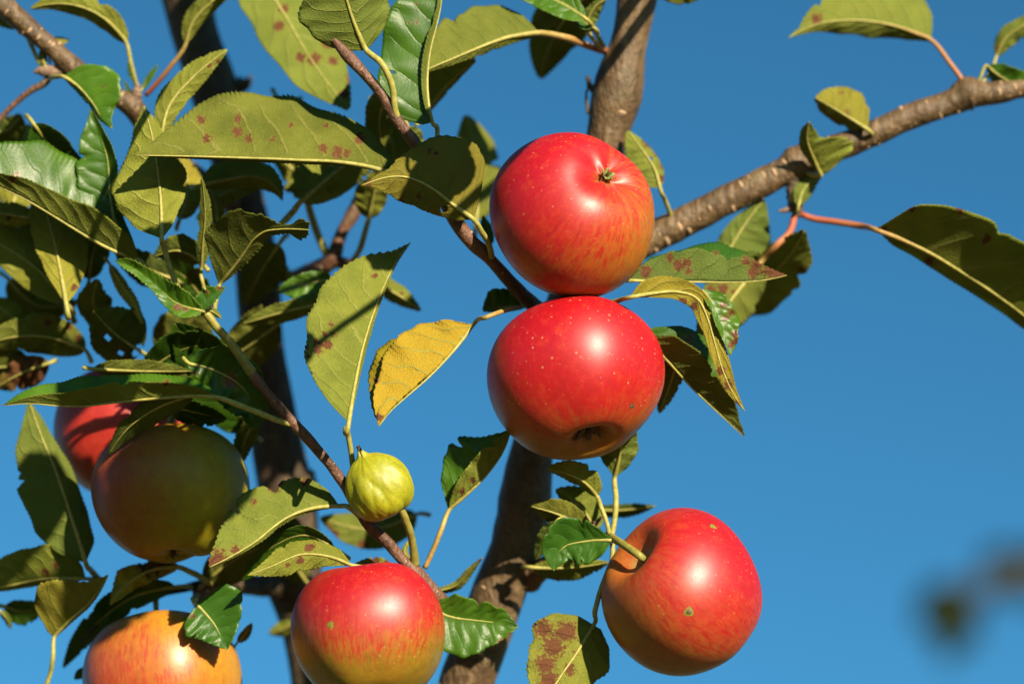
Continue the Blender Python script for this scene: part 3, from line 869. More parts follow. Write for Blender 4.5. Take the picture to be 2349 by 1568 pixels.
leaf([(1086, 503), (1026, 459), (980, 425), (925, 405), (829, 425)], [(0, 0), (.1, 26), (.3, 46), (.5, 60), (.7, 56), (.85, 30), (.93, 8), (1, 0)], [(0, 3), (.06, 55), (.18, 116), (.33, 140), (.48, 128), (.58, 96), (.66, 58), (.76, 18), (1, 0)], 'u', 90, 0, 0.0, zA=-34, zB=-20, age=0.55, tone=0.72,
     spots=[(845, 420, 10), (985, 345, 7), (1000, 350, 6), (962, 450, 7), (920, 462, 7), (1030, 300, 7)], holes=[(1018, 479, 8)], pet=[(1104, 530, 60), (1122, 562, 10), (1128, 590, -30)], pr=7, wave=6, label='brownish leaf with a small hole left of the upper apple')
leaf([(905, 195), (872, 262), (880, 345)], 34, 36, 'u', -200, 0, 0.9, age=0.12, pet=[(930, 170, -190)])
leaf([(935, 290), (945, 315), (960, 350)], 26, 18, 'u', -200, 0, 0.7, age=0.15, pet=[(925, 270, -200)])
leaf([(1092, 505), (1096, 420), (1088, 340), (1068, 264)], 58, 58, 'u', -480, -0.4, 0.0, zB=-60, age=0.34, pet=[(1090, 540, -480)])
leaf([(1126, 562), (1117, 530), (1108, 494)], 14, 14, 't', -220, 0, -0.1, pet=[(1132, 590, -200)], pr=3)
leaf([(975, 262), (1028, 192), (1092, 139)], 58, 12, 'u', -260, 0.2, 0.8, age=0.08, spots=[(1056, 180, 8)], pet=[(955, 285, -260)])
leaf([(1514, 430), (1500, 385), (1470, 340), (1440, 300)], 52, 20, 'u', -250, 0, -0.1, age=0.2, spots=[(1488, 326, 14), (1512, 350, 14), (1522, 380, 12), (1520, 410, 10)], holes=[(1490, 365, 6)], pet=[(1524, 455, -280), (1536, 486, -315), (1540, 500, -330)])
leaf([(1030, 1168), (1062, 1140), (1114, 1090), (1156, 1030), (1172, 985)], [(0, 2), (.15, 30), (.4, 44), (.65, 46), (.85, 28), (1, 0)], [(0, -6), (.12, -62), (.3, -100), (.5, -112), (.7, -90), (.88, -44), (1, 0)], 'u', -40, 0, 0.25, zA=26, zB=-60, age=0.1,
     spots=[(1000, 1090, 8), (1010, 1130, 9), (992, 1132, 7), (1060, 1125, 8), (1085, 1100, 7), (1005, 1065, 5)], pet=[(1012, 1215, -40), (990, 1268, -44), (974, 1302, -48)], red=0.4, pr=6)
# --- lower middle
leaf([(778, 1160), (712, 1166), (647, 1193), (595, 1235), (540, 1270), (481, 1300)], 9, [(0, 3), (.06, 36), (.15, 68), (.3, 84), (.48, 98), (.64, 100), (.78, 74), (.88, 46), (.95, 28), (1, 4)], 'u', 46, 0, -0.25, zA=-12, zB=-24, age=0.22,
     spots=[(620, 1116, 10), (642, 1108, 8), (634, 1122, 8), (700, 1104, 10), (582, 1152, 9), (500, 1282, 24), (485, 1296, 22), (540, 1262, 12)], pet=[(800, 1162, 30), (826, 1184, 6)], pr=6.5, ser=5, label='olive leaf underside with a withered tip, just left of the shrivelled apple')
leaf([(806, 1295), (751, 1275), (690, 1271), (625, 1297), (568, 1318)], [(0, 2), (.15, 18), (.4, 36), (.65, 36), (.85, 16), (1, 0)], [(0, 2), (.15, 24), (.4, 34), (.65, 32), (.85, 14), (1, 0)], 'u', 34, 0, -0.3, zA=-24, zB=-12, age=0.24, spots=[(708, 1256, 10), (690, 1284, 10), (716, 1250, 8), (660, 1296, 6)], pet=[(840, 1300, 10), (900, 1310, -20)])
leaf([(765, 1255), (700, 1226), (630, 1250), (555, 1330)], 46, 22, 't', -60, 0.2, 0.6, tone=0.75, pet=[(800, 1280, -80)])
leaf([(955, 1178), (860, 1212), (735, 1186)], 48, 42, 'u', -430, 0, -0.1, age=0.22, spots=[(742, 1215, 18), (765, 1225, 14), (832, 1248, 12)], pet=[(985, 1180, -430)])
leaf([(905, 1308), (862, 1296), (812, 1296)], 12, 20, 'u', -110, 0, 0.4, age=0.2, spots=[(860, 1284, 10), (888, 1288, 10)], pet=[(930, 1312, -70)], pr=3)
leaf([(942, 1285), (928, 1266), (938, 1238)], 6, 8, 'u', -70, 0, -0.2, age=0.3, pet=[(950, 1300, -60)], pr=2)
leaf([(998, 1353), (1050, 1338), (1075, 1310), (1106, 1277)], 9, 12, 'u', -150, 0, 0.8, age=0.05, spots=[(1100, 1284, 8)], pet=[(975, 1350, -80)], pr=3)
leaf([(998, 1398), (1026, 1411), (1089, 1421), (1140, 1427), (1188, 1437)], [(0, 30), (.12, 52), (.35, 50), (.6, 46), (.82, 30), (1, 0)], [(0, 25), (.12, 70), (.35, 88), (.6, 72), (.82, 42), (1, 0)], 't', -20, 0, -0.15, zA=26, zB=18, spots=[(1150, 1470, 10), (1172, 1455, 7)], pet=[(980, 1385, -60)], ser=3, quilt=3, label='bright green leaf right of the bottom apple')
leaf([(1362, 1432), (1322, 1497), (1278, 1562), (1245, 1625)], [(0, 20), (.12, 58), (.3, 86), (.5, 74), (.75, 36), (1, 0)], [(0, 46), (.1, 92), (.28, 118), (.55, 100), (.8, 60), (1, 0)], 'u', 10, -0.1, -0.15, zA=-36, zB=-22, age=0.3,
     spots=[(1300, 1448, 26), (1270, 1480, 28), (1250, 1520, 26), (1258, 1555, 24), (1308, 1536, 14), (1325, 1500, 7), (1245, 1440, 24)], pet=[(1366, 1395, 0), (1376, 1358, -5), (1390, 1320, -12), (1404, 1284, -24), (1405, 1245, -36)], pr=6, label='leaf with a broad brown dead patch beside the lower right apple')
leaf([(1402, 1238), (1345, 1240), (1290, 1256), (1270, 1308)], [(0, 6), (.12, 38), (.35, 54), (.6, 46), (.82, 26), (1, 0)], [(0, 6), (.15, 26), (.35, 52), (.55, 66), (.8, 40), (1, 0)], 't', 10, 0, -0.1, zA=-4, zB=38, age=0.03, pet=[(1404, 1232, -30)], ser=2, quilt=3.5, label='small bright green leaf beside the stalk of the lower right apple')
leaf([(1366, 1218), (1335, 1165), (1275, 1122)], 28, 44, 'u', -140, 0, 0.2, age=0.08, pet=[(1378, 1226, -90)])
leaf([(1345, 1210), (1280, 1178), (1218, 1160)], 28, 36, 'u', -110, 0, 0.7, age=0.3, tone=0.8, pet=[(1365, 1222, -90)])
leaf([(1275, 1195), (1248, 1240), (1230, 1282)], 18, 20, 'u', -130, 0, 0.8, age=0.05, pet=[(1300, 1180, -120)], pr=3)
leaf([(1370, 1138), (1342, 1106), (1300, 1085), (1255, 1075)], 16, 38, 'u', -60, 0, 0.75, age=0.14, pet=[(1380, 1165, -50), (1388, 1185, -44), (1398, 1225, -42)])
leaf([(1410, 1093), (1420, 1052), (1432, 960)], [(0, 3), (.2, 36), (.5, 66), (.8, 50), (1, 0)], [(0, 3), (.2, 22), (.5, 42), (.8, 30), (1, 0)], 'u', -70, 0, 0.55, age=0.16, pet=[(1413, 1150, -55), (1410, 1190, -48), (1403, 1228, -42)], pr=6.5, label='leaf hanging behind the underside of the lower red apple')
leaf([(1362, 1168), (1430, 1168), (1502, 1159)], 14, 18, 'u', -300, 0.2, 0.9, age=0.0, tone=0.7, pet=[(1345, 1175, -290)])
leaf([(1222, 1300), (1310, 1300), (1396, 1288)], 20, 30, 'u', -180, 0, 0.9, age=0.08, pet=[(1205, 1300, -300)])
# --- lower left
leaf([(452, 1386), (494, 1434), (520, 1488)], [(0, 30), (.08, 84), (.28, 96), (.5, 74), (.75, 40), (1, 0)], [(0, 20), (.1, 62), (.3, 66), (.55, 50), (.8, 28), (1, 0)], 't', -30, 0.1, -0.35, zA=26, zB=20, spots=[(410, 1372, 5), (442, 1412, 6), (416, 1392, 5)], pet=[(450, 1372, -150), (455, 1362, -290)], label='bright green leaf over the yellow orange apple')
leaf([(408, 1300), (350, 1306), (300, 1332), (252, 1385)], 24, [(0, 8), (.2, 26), (.45, 26), (.65, 40), (.85, 14), (1, 0)], 'u', -170, 0, -0.3, age=0.75, wave=22, spots=[(350, 1300, 22), (375, 1290, 20), (280, 1288, 14), (330, 1300, 12)], pet=[(440, 1312, -210), (478, 1334, -290), (500, 1344, -360)], red=0, pr=7, label='withered curled leaf under the shaded green apple')
leaf([(124, 1460), (155, 1425), (205, 1380), (248, 1318)], [(0, 20), (.1, 74), (.25, 106), (.42, 100), (.62, 66), (.8, 30), (1, 0)], 8, 'u', -140, 0, 0.5, zA=20, zB=-8, age=0.42, tone=0.8, pet=[(122, 1500, -150), (116, 1540, -160), (98, 1590, -170)], ser=4, label='olive leaf near the bottom left corner')
leaf([(402, 1345), (310, 1366), (222, 1428), (145, 1530)], 30, 36, 't', -270, 0, 0.7, tone=0.7, pet=[(440, 1345, -320)])
leaf([(196, 1288), (165, 1190), (128, 1080), (95, 1000), (66, 916)], [(0, 4), (.08, 50), (.25, 88), (.5, 102), (.75, 66), (1, 0)], [(0, 2), (.1, 36), (.3, 40), (.6, 34), (.85, 18), (1, 0)], 'u', -200, 0, 0.1, zA=-20, zB=-30, age=0.1, pet=[(208, 1306, -230), (226, 1326, -275)], pr=7)
leaf([(196, 1326), (100, 1326), (0, 1345), (-70, 1352)], 14, 78, 'u', -230, 0, 0.8, age=0.02, spots=[(104, 1310, 10), (128, 1296, 9)], pet=[(215, 1328, -270)])
leaf([(205, 1536), (190, 1541), (171, 1556)], 12, 12, 't', -260, 0, 0.7, pet=[(225, 1540, -270)], pr=3)
leaf([(545, 1472), (562, 1452), (578, 1428)], 10, 12, 'u', -200, 0, 0.7, age=0.5, tone=0.5, pet=[(535, 1485, -200)], pr=3)
leaf([(675, 1428), (650, 1440), (617, 1450)], 18, 18, 'u', -560, 0, 0.6, age=0.05, pet=[(690, 1425, -650)], pr=4)
leaf([(0, 1400), (14, 1415), (24, 1440)], 10, 8, 'u', -300, 0, 0.8, pet=[(-20, 1390, -300)], pr=3)
# --- left edge
leaf([(318, 594), (262, 574), (207, 546), (140, 505), (72, 464), (0, 428), (-90, 388)], [(0, -6), (.08, -52), (.22, -106), (.45, -138), (.7, -140), (.9, -80), (1, 0)], [(0, 4), (.08, 46), (.2, 58), (.35, 64), (.5, 52), (.7, 40), (.9, 20), (1, 0)], 'u', -70, 0, 0.3, zA=-100, zB=26, age=0.14, spots=[(28, 412, 9), (40, 400, 8)], pet=[(328, 604, -75), (345, 630, -100)], pr=6, quilt=3)
leaf([(25, 480), (55, 380), (66, 284)], 64, 60, 'u', -420, 0, -0.2, age=0.42, zA=-50, zB=-40, pet=[(20, 510, -420)])
leaf([(152, 697), (140, 630), (126, 560), (104, 480), (85, 425)], [(0, 3), (.2, 26), (.45, 44), (.75, 50), (1, 0)], [(0, 3), (.1, 34), (.3, 66), (.5, 76), (.75, 70), (1, 0)], 'u', -165, 0, -0.25, zA=-10, zB=-30, age=0.36, spots=[(170, 660, 9), (145, 690, 10)], pet=[(162, 715, -300), (172, 740, -310)], pr=7)
leaf([(152, 692), (80, 612), (0, 560), (-70, 530)], 52, 60, 'u', -215, 0, -0.1, age=0.26, pet=[(165, 715, -320)])
leaf([(80, 502), (20, 492), (-60, 480)], 24, 30, 'u', -200, 0, -0.1, age=0.35, spots=[(20, 500, 8)], pet=[(95, 505, -320)])
leaf([(262, 502), (252, 440), (246, 360), (226, 300), (208, 252)], [(0, 3), (.1, 36), (.3, 72), (.55, 78), (.75, 52), (.9, 20), (1, 0)], 20, 't', -120, 0.1, -0.1, zA=16, zB=22, tone=0.9, pet=[(275, 530, -130), (300, 570, -140)], ser=3)
leaf([(371, 546), (368, 450), (359, 370), (346, 300), (330, 243)], [(0, 3), (.07, 60), (.22, 104), (.45, 106), (.65, 66), (.85, 38), (1, 0)], [(0, 2), (.1, 26), (.3, 58), (.5, 62), (.63, 36), (.8, 26), (1, 0)], 'u', -50, 0, -0.05, age=0.2, pet=[(376, 565, -50), (388, 608, -55), (400, 640, -60), (420, 690, -40)], pr=6.5, quilt=3.5, wave=7)
leaf([(412, 502), (430, 440), (412, 352)], 30, 36, 'u', -330, 0, -0.2, age=0.5, pet=[(405, 525, -330)])
leaf([(462, 424), (520, 412), (580, 404), (630, 426), (648, 460)], [(0, 12), (.15, 42), (.4, 46), (.7, 34), (1, 0)], [(0, 6), (.2, 20), (.5, 30), (.8, 20), (1, 0)], 'u', -210, 0, 0.15, zB=-30, age=0.2, pet=[(440, 430, -240)])
leaf([(462, 616), (465, 560), (470, 500), (463, 408)], 14, 18, 'u', -60, -0.4, 0.6, age=0.04, pet=[(462, 636, -64), (470, 668, -70), (478, 700, -60)], pr=4.5)
leaf([(462, 602), (410, 574), (354, 588)], 22, 38, 'u', -150, 0, 0.85, age=0.0, tone=0.8, pet=[(478, 620, -150)])
leaf([(498, 526), (496, 480), (480, 428)], 16, 18, 'u', -250, 0, -0.1, age=0.38, pet=[(500, 550, -260)])
leaf([(503, 653), (545, 600), (606, 530), (655, 524), (708, 526)], [(0, 3), (.1, 46), (.24, 92), (.38, 102), (.52, 84), (.64, 34), (.74, 10), (.84, 8), (.92, 26), (1, 14)], [(0, 2), (.1, 10), (.3, 18), (.5, 26), (.66, 14), (.82, 10), (.92, 26), (1, 12)], 'u', -20, 0, 0.85, zA=20, age=0.04, tone=0.75, pet=[(496, 685, -25), (490, 720, -30)], ser=6, label='dark shaded leaf with a toothed narrow tip')
leaf([(690, 462), (757, 403), (830, 350), (900, 290)], 82, 52, 'u', -250, 0, -0.1, zB=-70, age=0.28, holes=[(755, 432, 8), (768, 428, 7)], pet=[(668, 490, -240), (644, 515, -230)], pr=8)
leaf([(702, 452), (680, 400), (620, 350)], 30, 26, 'u', -420, 0, -0.1, age=0.36, pet=[(716, 500, -440), (732, 545, -465), (748, 580, -480)], pr=9)
leaf([(846, 500), (858, 440), (872, 385)], 42, 32, 'u', -310, 0, 0.75, age=0.2, pet=[(834, 545, -360), (818, 585, -440), (806, 602, -480)], pr=7)
leaf([(600, 628), (640, 618), (670, 641)], 20, 14, 'u', -470, 0, -0.2, age=0.45, pet=[(585, 640, -500)])
leaf([(765, 640), (700, 650), (638, 664)], 40, 26, 't', -250, 0, -0.3, zA=10, tone=1.0, spots=[(712, 690, 5), (720, 675, 5)], pet=[(790, 630, -300)])
leaf([(748, 694), (660, 712), (556, 742)], 24, 24, 'u', -240, 0, 0.75, age=0.12, pet=[(770, 685, -260)])
# --- the bright V leaf at the twig tip
leaf([(462, 712), (405, 694), (348, 644), (302, 612), (266, 598)], [(0, 10), (.15, 28), (.4, 18), (.7, 14), (.9, 10), (1, 0)], [(0, 8), (.15, 34), (.35, 34), (.55, 22), (.8, 16), (.92, 14), (1, 0)], 't', 140, 0.1, -0.2, zA=12, zB=24, age=0.06, spots=[(408, 704, 9), (425, 708, 6)], ser=6, pet=[(468, 716, 126)], pr=4, label='small bright green folded leaf at the tip of a twig')
leaf([(440, 714), (472, 692), (517, 659)], [(0, 5), (.3, 26), (.6, 28), (.85, 14), (1, 0)], [(0, 4), (.3, 13), (.6, 12), (1, 0)], 't', 146, 0, -0.1, age=0.06, spots=[(474, 668, 6), (503, 660, 7)], ser=6, pet=[(455, 718, 130)], pr=3)
leaf([(478, 710), (490, 716), (507, 729)], 9, 6, 'u', 120, 0, 0.1, age=0.1, pet=[(470, 716, 124)], pr=2)
# --- middle left mass
leaf([(506, 911), (468, 907), (359, 912), (273, 920), (166, 931), (68, 924), (8, 929)], [(0, -2), (.12, -40), (.35, -60), (.62, -66), (.82, -46), (.93, -22), (1, 0)], [(0, 2), (.1, 18), (.25, 36), (.45, 44), (.62, 40), (.8, 24), (.92, 10), (1, 0)], 'u', 120, 0, 0.35, zA=-76, zB=26, age=0.12, spots=[(382, 877, 7), (10, 926, 6)], pet=[(540, 925, 110), (580, 940, 100), (640, 964, 84), (668, 972, 74)], pr=7, label='long leaf folded along its midrib above the shaded apples')
leaf([(432, 832), (500, 852), (560, 892), (588, 984)], 62, [(0, 10), (.2, 42), (.5, 66), (.75, 56), (1, 6)], 't', 60, 0, 0.1, zA=20, zB=20, tone=0.75, wave=14, spots=[(448, 855, 6), (528, 870, 18), (604, 942, 7)], pet=[(420, 820, 50)], ser=5)
leaf([(445, 903), (350, 940), (290, 985), (250, 1040)], 32, 28, 'u', 70, 0, 0.8, age=0.04, tone=0.7, pet=[(480, 895, 60)])
leaf([(592, 958), (560, 1010), (553, 1064)], 24, 24, 'u', -180, 0, 0.8, age=0.05, pet=[(610, 930, -200)])
leaf([(196, 802), (110, 772), (30, 772), (-40, 792)], 42, 52, 'u', -290, 0, 0.6, age=0.12, spots=[(110, 740, 9), (160, 750, 8), (180, 775, 9), (60, 830, 30)], pet=[(210, 830, -290)], tone=0.8)
leaf([(112, 832), (60, 850), (-10, 888)], 40, 34, 'u', -310, 0, 0.5, age=0.6, tone=0.4, spots=[(60, 850, 60)], pet=[(130, 825, -310)], wave=12)
leaf([(262, 748), (216, 702), (224, 640)], [(0, 4), (.3, 34), (.7, 36), (1, 4)], [(0, 4), (.3, 40), (.7, 44), (1, 4)], 'u', -250, 0, 0.9, age=0.1, tone=0.8, holes=[(245, 658, 9)], pet=[(280, 765, -250)])
leaf([(325, 806), (262, 762), (214, 712)], 64, 74, 'u', -200, 0, 0.85, age=0.08, tone=0.75, holes=[(247, 773, 8), (321, 797, 9), (311, 809, 8), (277, 810, 6), (332, 812, 8)], pet=[(345, 822, -200)])
leaf([(252, 606), (284, 660), (310, 700), (327, 742)], 13, 16, 'u', -190, 0, -0.3, age=0.6, wave=9, pet=[(240, 590, -200)], pr=4)
leaf([(382, 790), (420, 784), (442, 815)], 16, 16, 'u', -240, 0, -0.2, age=0.25, spots=[(420, 790, 6)], pet=[(370, 800, -250)], pr=3)
leaf([(365, 815), (420, 755), (480, 685)], 58, 66, 'u', -340, 0, 0.8, age=0.1, tone=0.7, pet=[(350, 830, -350)])
leaf([(520, 800), (560, 770), (600, 700)], 34, 40, 'u', -420, 0, 0.8, age=0.1, tone=0.7, pet=[(500, 815, -430)])
leaf([(400, 640), (330, 610), (262, 560)], 40, 34, 'u', -230, 0, 0.85, age=0.0, tone=0.7, pet=[(420, 655, -240)])
leaf([(215, 845), (330, 850), (440, 850)], 26, 18, 'u', -110, 0, 0.8, age=0.02, tone=0.7, pet=[(190, 842, -110)])
# --- right edge
leaf([(2286, 128), (2306, 88), (2345, 60), (2420, 30)], 22, 26, 'u', -400, 0, 0.35, age=0.06, spots=[(2292, 110, 7)], pet=[(2275, 160, -380), (2248, 196, -355)], pr=4)
leaf([(2262, 150), (2310, 184), (2430, 205)], [(0, 3), (.15, 28), (.4, 36), (.7, 30), (1, 0)], [(0, 2), (.2, 26), (.5, 30), (1, 0)], 't', -340, 0, -0.1, zA=20, zB=-50, pet=[(2250, 175, -345), (2238, 200, -350)], pr=4)
# --- filling of the shaded left mass
leaf([(-30, 300), (10, 300), (48, 262)], 33, 44, 'u', -380, 0, 0.8, age=0.05, tone=0.8, pet=[(-50, 310, -380)])
leaf([(78, 285), (150, 385), (222, 480)], 44, 52, 't', -240, 0, 0.75, tone=0.7, pet=[(60, 265, -260)])
leaf([(575, 985), (500, 880), (400, 740)], 75, 80, 't', -190, 0, 0.8, tone=0.6, pet=[(600, 1010, -260)])
leaf([(640, 740), (560, 800), (480, 850)], 52, 59, 'u', -330, 0, 0.8, age=0.05, tone=0.7, pet=[(670, 725, -400)])
leaf([(250, 905), (340, 880), (450, 880)], 44, 39, 'u', -150, 0, 0.85, age=0.03, tone=0.7, pet=[(225, 912, -160)])
leaf([(470, 1335), (540, 1280), (640, 1240)], 44, 52, 'u', -250, 0, 0.8, age=0.06, tone=0.7, pet=[(455, 1350, -300)])
leaf([(640, 560), (600, 620), (560, 700)], 52, 44, 'u', -380, 0, 0.8, age=0.08, tone=0.75, pet=[(660, 540, -450)])
leaf([(470, 700), (430, 640), (350, 600)], 46, 39, 't', -280, 0, 0.7, tone=0.7, pet=[(490, 720, -320)])
leaf([(-20, 690), (20, 720), (60, 760)], 31, 39, 'u', -330, 0, 0.2, age=0.2, pet=[(-50, 680, -330)])
leaf([(-40, 860), (10, 840), (70, 880)], 52, 39, 'u', -360, 0, 0.8, age=0.1, tone=0.6, pet=[(-70, 860, -360)])
leaf([(0, 470), (50, 530), (120, 600)], 52, 44, 'u', -400, 0, 0.5, age=0.15, tone=0.85, pet=[(-30, 450, -400)])
leaf([(205, 640), (220, 560), (260, 500)], 39, 36, 't', -260, 0, 0.8, tone=0.65, pet=[(195, 670, -280)])
leaf([(660, 240), (560, 300), (470, 330)], 52, 44, 'u', -420, 0, 0.6, age=0.15, tone=0.8, pet=[(690, 225, -460)])
leaf([(800, 380), (730, 420), (650, 430)], 44, 39, 'u', -400, 0, 0.4, age=0.2, pet=[(825, 370, -440)])
leaf([(10, 1390), (60, 1400), (100, 1380)], 26, 31, 't', -320, 0, 0.7, tone=0.7, pet=[(-20, 1385, -330)])
leaf([(560, 1130), (620, 1180), (690, 1200)], 33, 39, 'u', -480, 0, 0.7, age=0.1, tone=0.7, pet=[(540, 1110, -520)])
leaf([(470, 480), (520, 440), (600, 430)], 28, 26, 'u', -300, 0, -0.2, age=0.35, pet=[(455, 500, -320)])
leaf([(330, 860), (420, 800), (520, 790)], 44, 52, 't', -140, 0, 0.75, tone=0.6, pet=[(310, 875, -160)])
leaf([(20, 640), (90, 700), (180, 690)], 31, 39, 'u', -420, 0, 0.5, age=0.15, tone=0.8, pet=[(0, 625, -430)])
leaf([(640, 230), (700, 330), (700, 420)], 44, 39, 'u', -480, 0, 0.3, age=0.2, tone=0.9, pet=[(625, 205, -500)])
leaf([(860, 250), (900, 330), (900, 400)], 52, 46, 'u', -420, 0, 0.5, age=0.2, tone=0.9, pet=[(850, 225, -430)])
leaf([(700, 1330), (660, 1280), (600, 1250)], 39, 33, 'u', -420, 0, 0.8, age=0.1, tone=0.7, pet=[(715, 1345, -500)])
leaf([(390, 930), (450, 945), (520, 960)], 23, 33, 't', -60, 0, 0.8, tone=0.6, pet=[(375, 925, -70)])

# ------------------------------------------------------------------ unseen leaves and twigs added above the frame to shade apples, leaves and wood
def to_grid(w):
    c = (np.asarray(w) - np.array(CAM)) @ FR.T
    d = -c[2]
    k = S * d / DIST
    return c[0] / k + PW / 2, PH / 2 - c[1] / k, (DIST - d) / S


def shade_spot(x, y, z, ytop):
    """where the sun ray that ends at a grid point crosses the level just above the frame"""
    p0 = P(x, y, z)
    lo, hi = 0.0, 2.5
    for _ in range(40):
        m = 0.5 * (lo + hi)
        g = to_grid(p0 + sun_w * m)
        if g[1] > ytop:
            lo = m
        else:
            hi = m
    return to_grid(p0 + sun_w * lo)


KEEP_SUNNY = [(1319, 489, 0, 195), (1318, 868, 0, 200), (847, 1440, 0, 170), (1567, 1362, 0, 180), (660, 300, 0, 130), (790, 790, 50, 70), (866, 1112, 40, 70), (970, 840, 40, 100), (400, 1590, -150, 150), (940, 140, -20, 90), (620, 1170, 30, 40), (130, 570, -165, 90), (70, 340, -400, 60), (560, 410, -210, 60)]


def added_shade_leaves(targets, seed):
    rs = np.random.default_rng(seed)
    pts = []
    for (x, y, z, w) in targets:
        L = w * 2.3
        gx, gy, gz = shade_spot(x, y, z, -70 - w)
        pw = P(gx, gy, gz)
        clash = False
        for (ox, oy, oz, orad) in KEEP_SUNNY:
            q = P(ox, oy, oz) - pw
            if np.linalg.norm(q - sun_w * np.dot(q, sun_w)) < (orad + w * 1.05) * S:
                clash = True
        if clash:
            continue
        a = rs.uniform(-0.5, 0.5) + (math.pi if rs.random() < 0.5 else 0.0)
        dx, dy = math.cos(a), math.sin(a) * 0.5
        mid = [(gx - dx * L / 2, gy - dy * L / 2), (gx, gy + rs.uniform(-10, 10)), (gx + dx * L / 2, gy + dy * L / 2)]
        leaf(mid, w, w, 'u' if rs.random() < 0.5 else 't', gz, -0.4, -0.6, age=0.15, res=0.6, pet=[(gx - dx * L * 0.62, gy - dy * L * 0.6 - 20, gz - 10)])  # added leaf out of view, placed so its shadow lands on the target
        pts.append((gx - dx * L * 0.62, gy - dy * L * 0.6 - 20, gz - 10))
    return pts


_c1 = added_shade_leaves([(470, 1030, -20, 95), (400, 1120, 40, 95), (330, 1060, 0, 80), (480, 1180, 20, 90), (380, 1240, 10, 80), (300, 1180, 0, 80), (520, 1110, -20, 60),
              (540, 850, 40, 60), (590, 930, 20, 60), (90, 1100, -190, 70), (60, 1220, -200, 70), (500, 1075, 0, 55), (525, 1140, 0, 50), (520, 1200, -10, 50), (470, 1060, 20, 50), (440, 1080, 40, 60)], 3)
_c2 = added_shade_leaves([(600, 1010, -680, 70), (630, 1130, -680, 75), (650, 1250, -680, 75), (610, 900, -690, 70), (580, 650, -690, 60), (480, 150, -710, 70), (440, 60, -710, 60), (600, 720, -690, 50),
              (410, 760, -330, 70), (260, 770, -210, 75), (560, 560, -20, 75)], 4)
for _c in (_c1, _c2):
    _c = sorted(_c, key=lambda p: p[0])
    wood('twig', [(p[0], p[1], p[2] - 6, 9 + 0.01 * i) for i, p in enumerate(_c)] + [(_c[-1][0] + 260, _c[-1][1] - 160, _c[-1][2] - 250, 14), (1700, -420, -250, 18), (1500, -330, -330, 26)], M_TWIG, 10, 0.03, 40)  # added twig that carries the unseen shading leaves


# ------------------------------------------------------------------ apples
def cam_vec(c):
    return np.asarray(c, float) @ FR


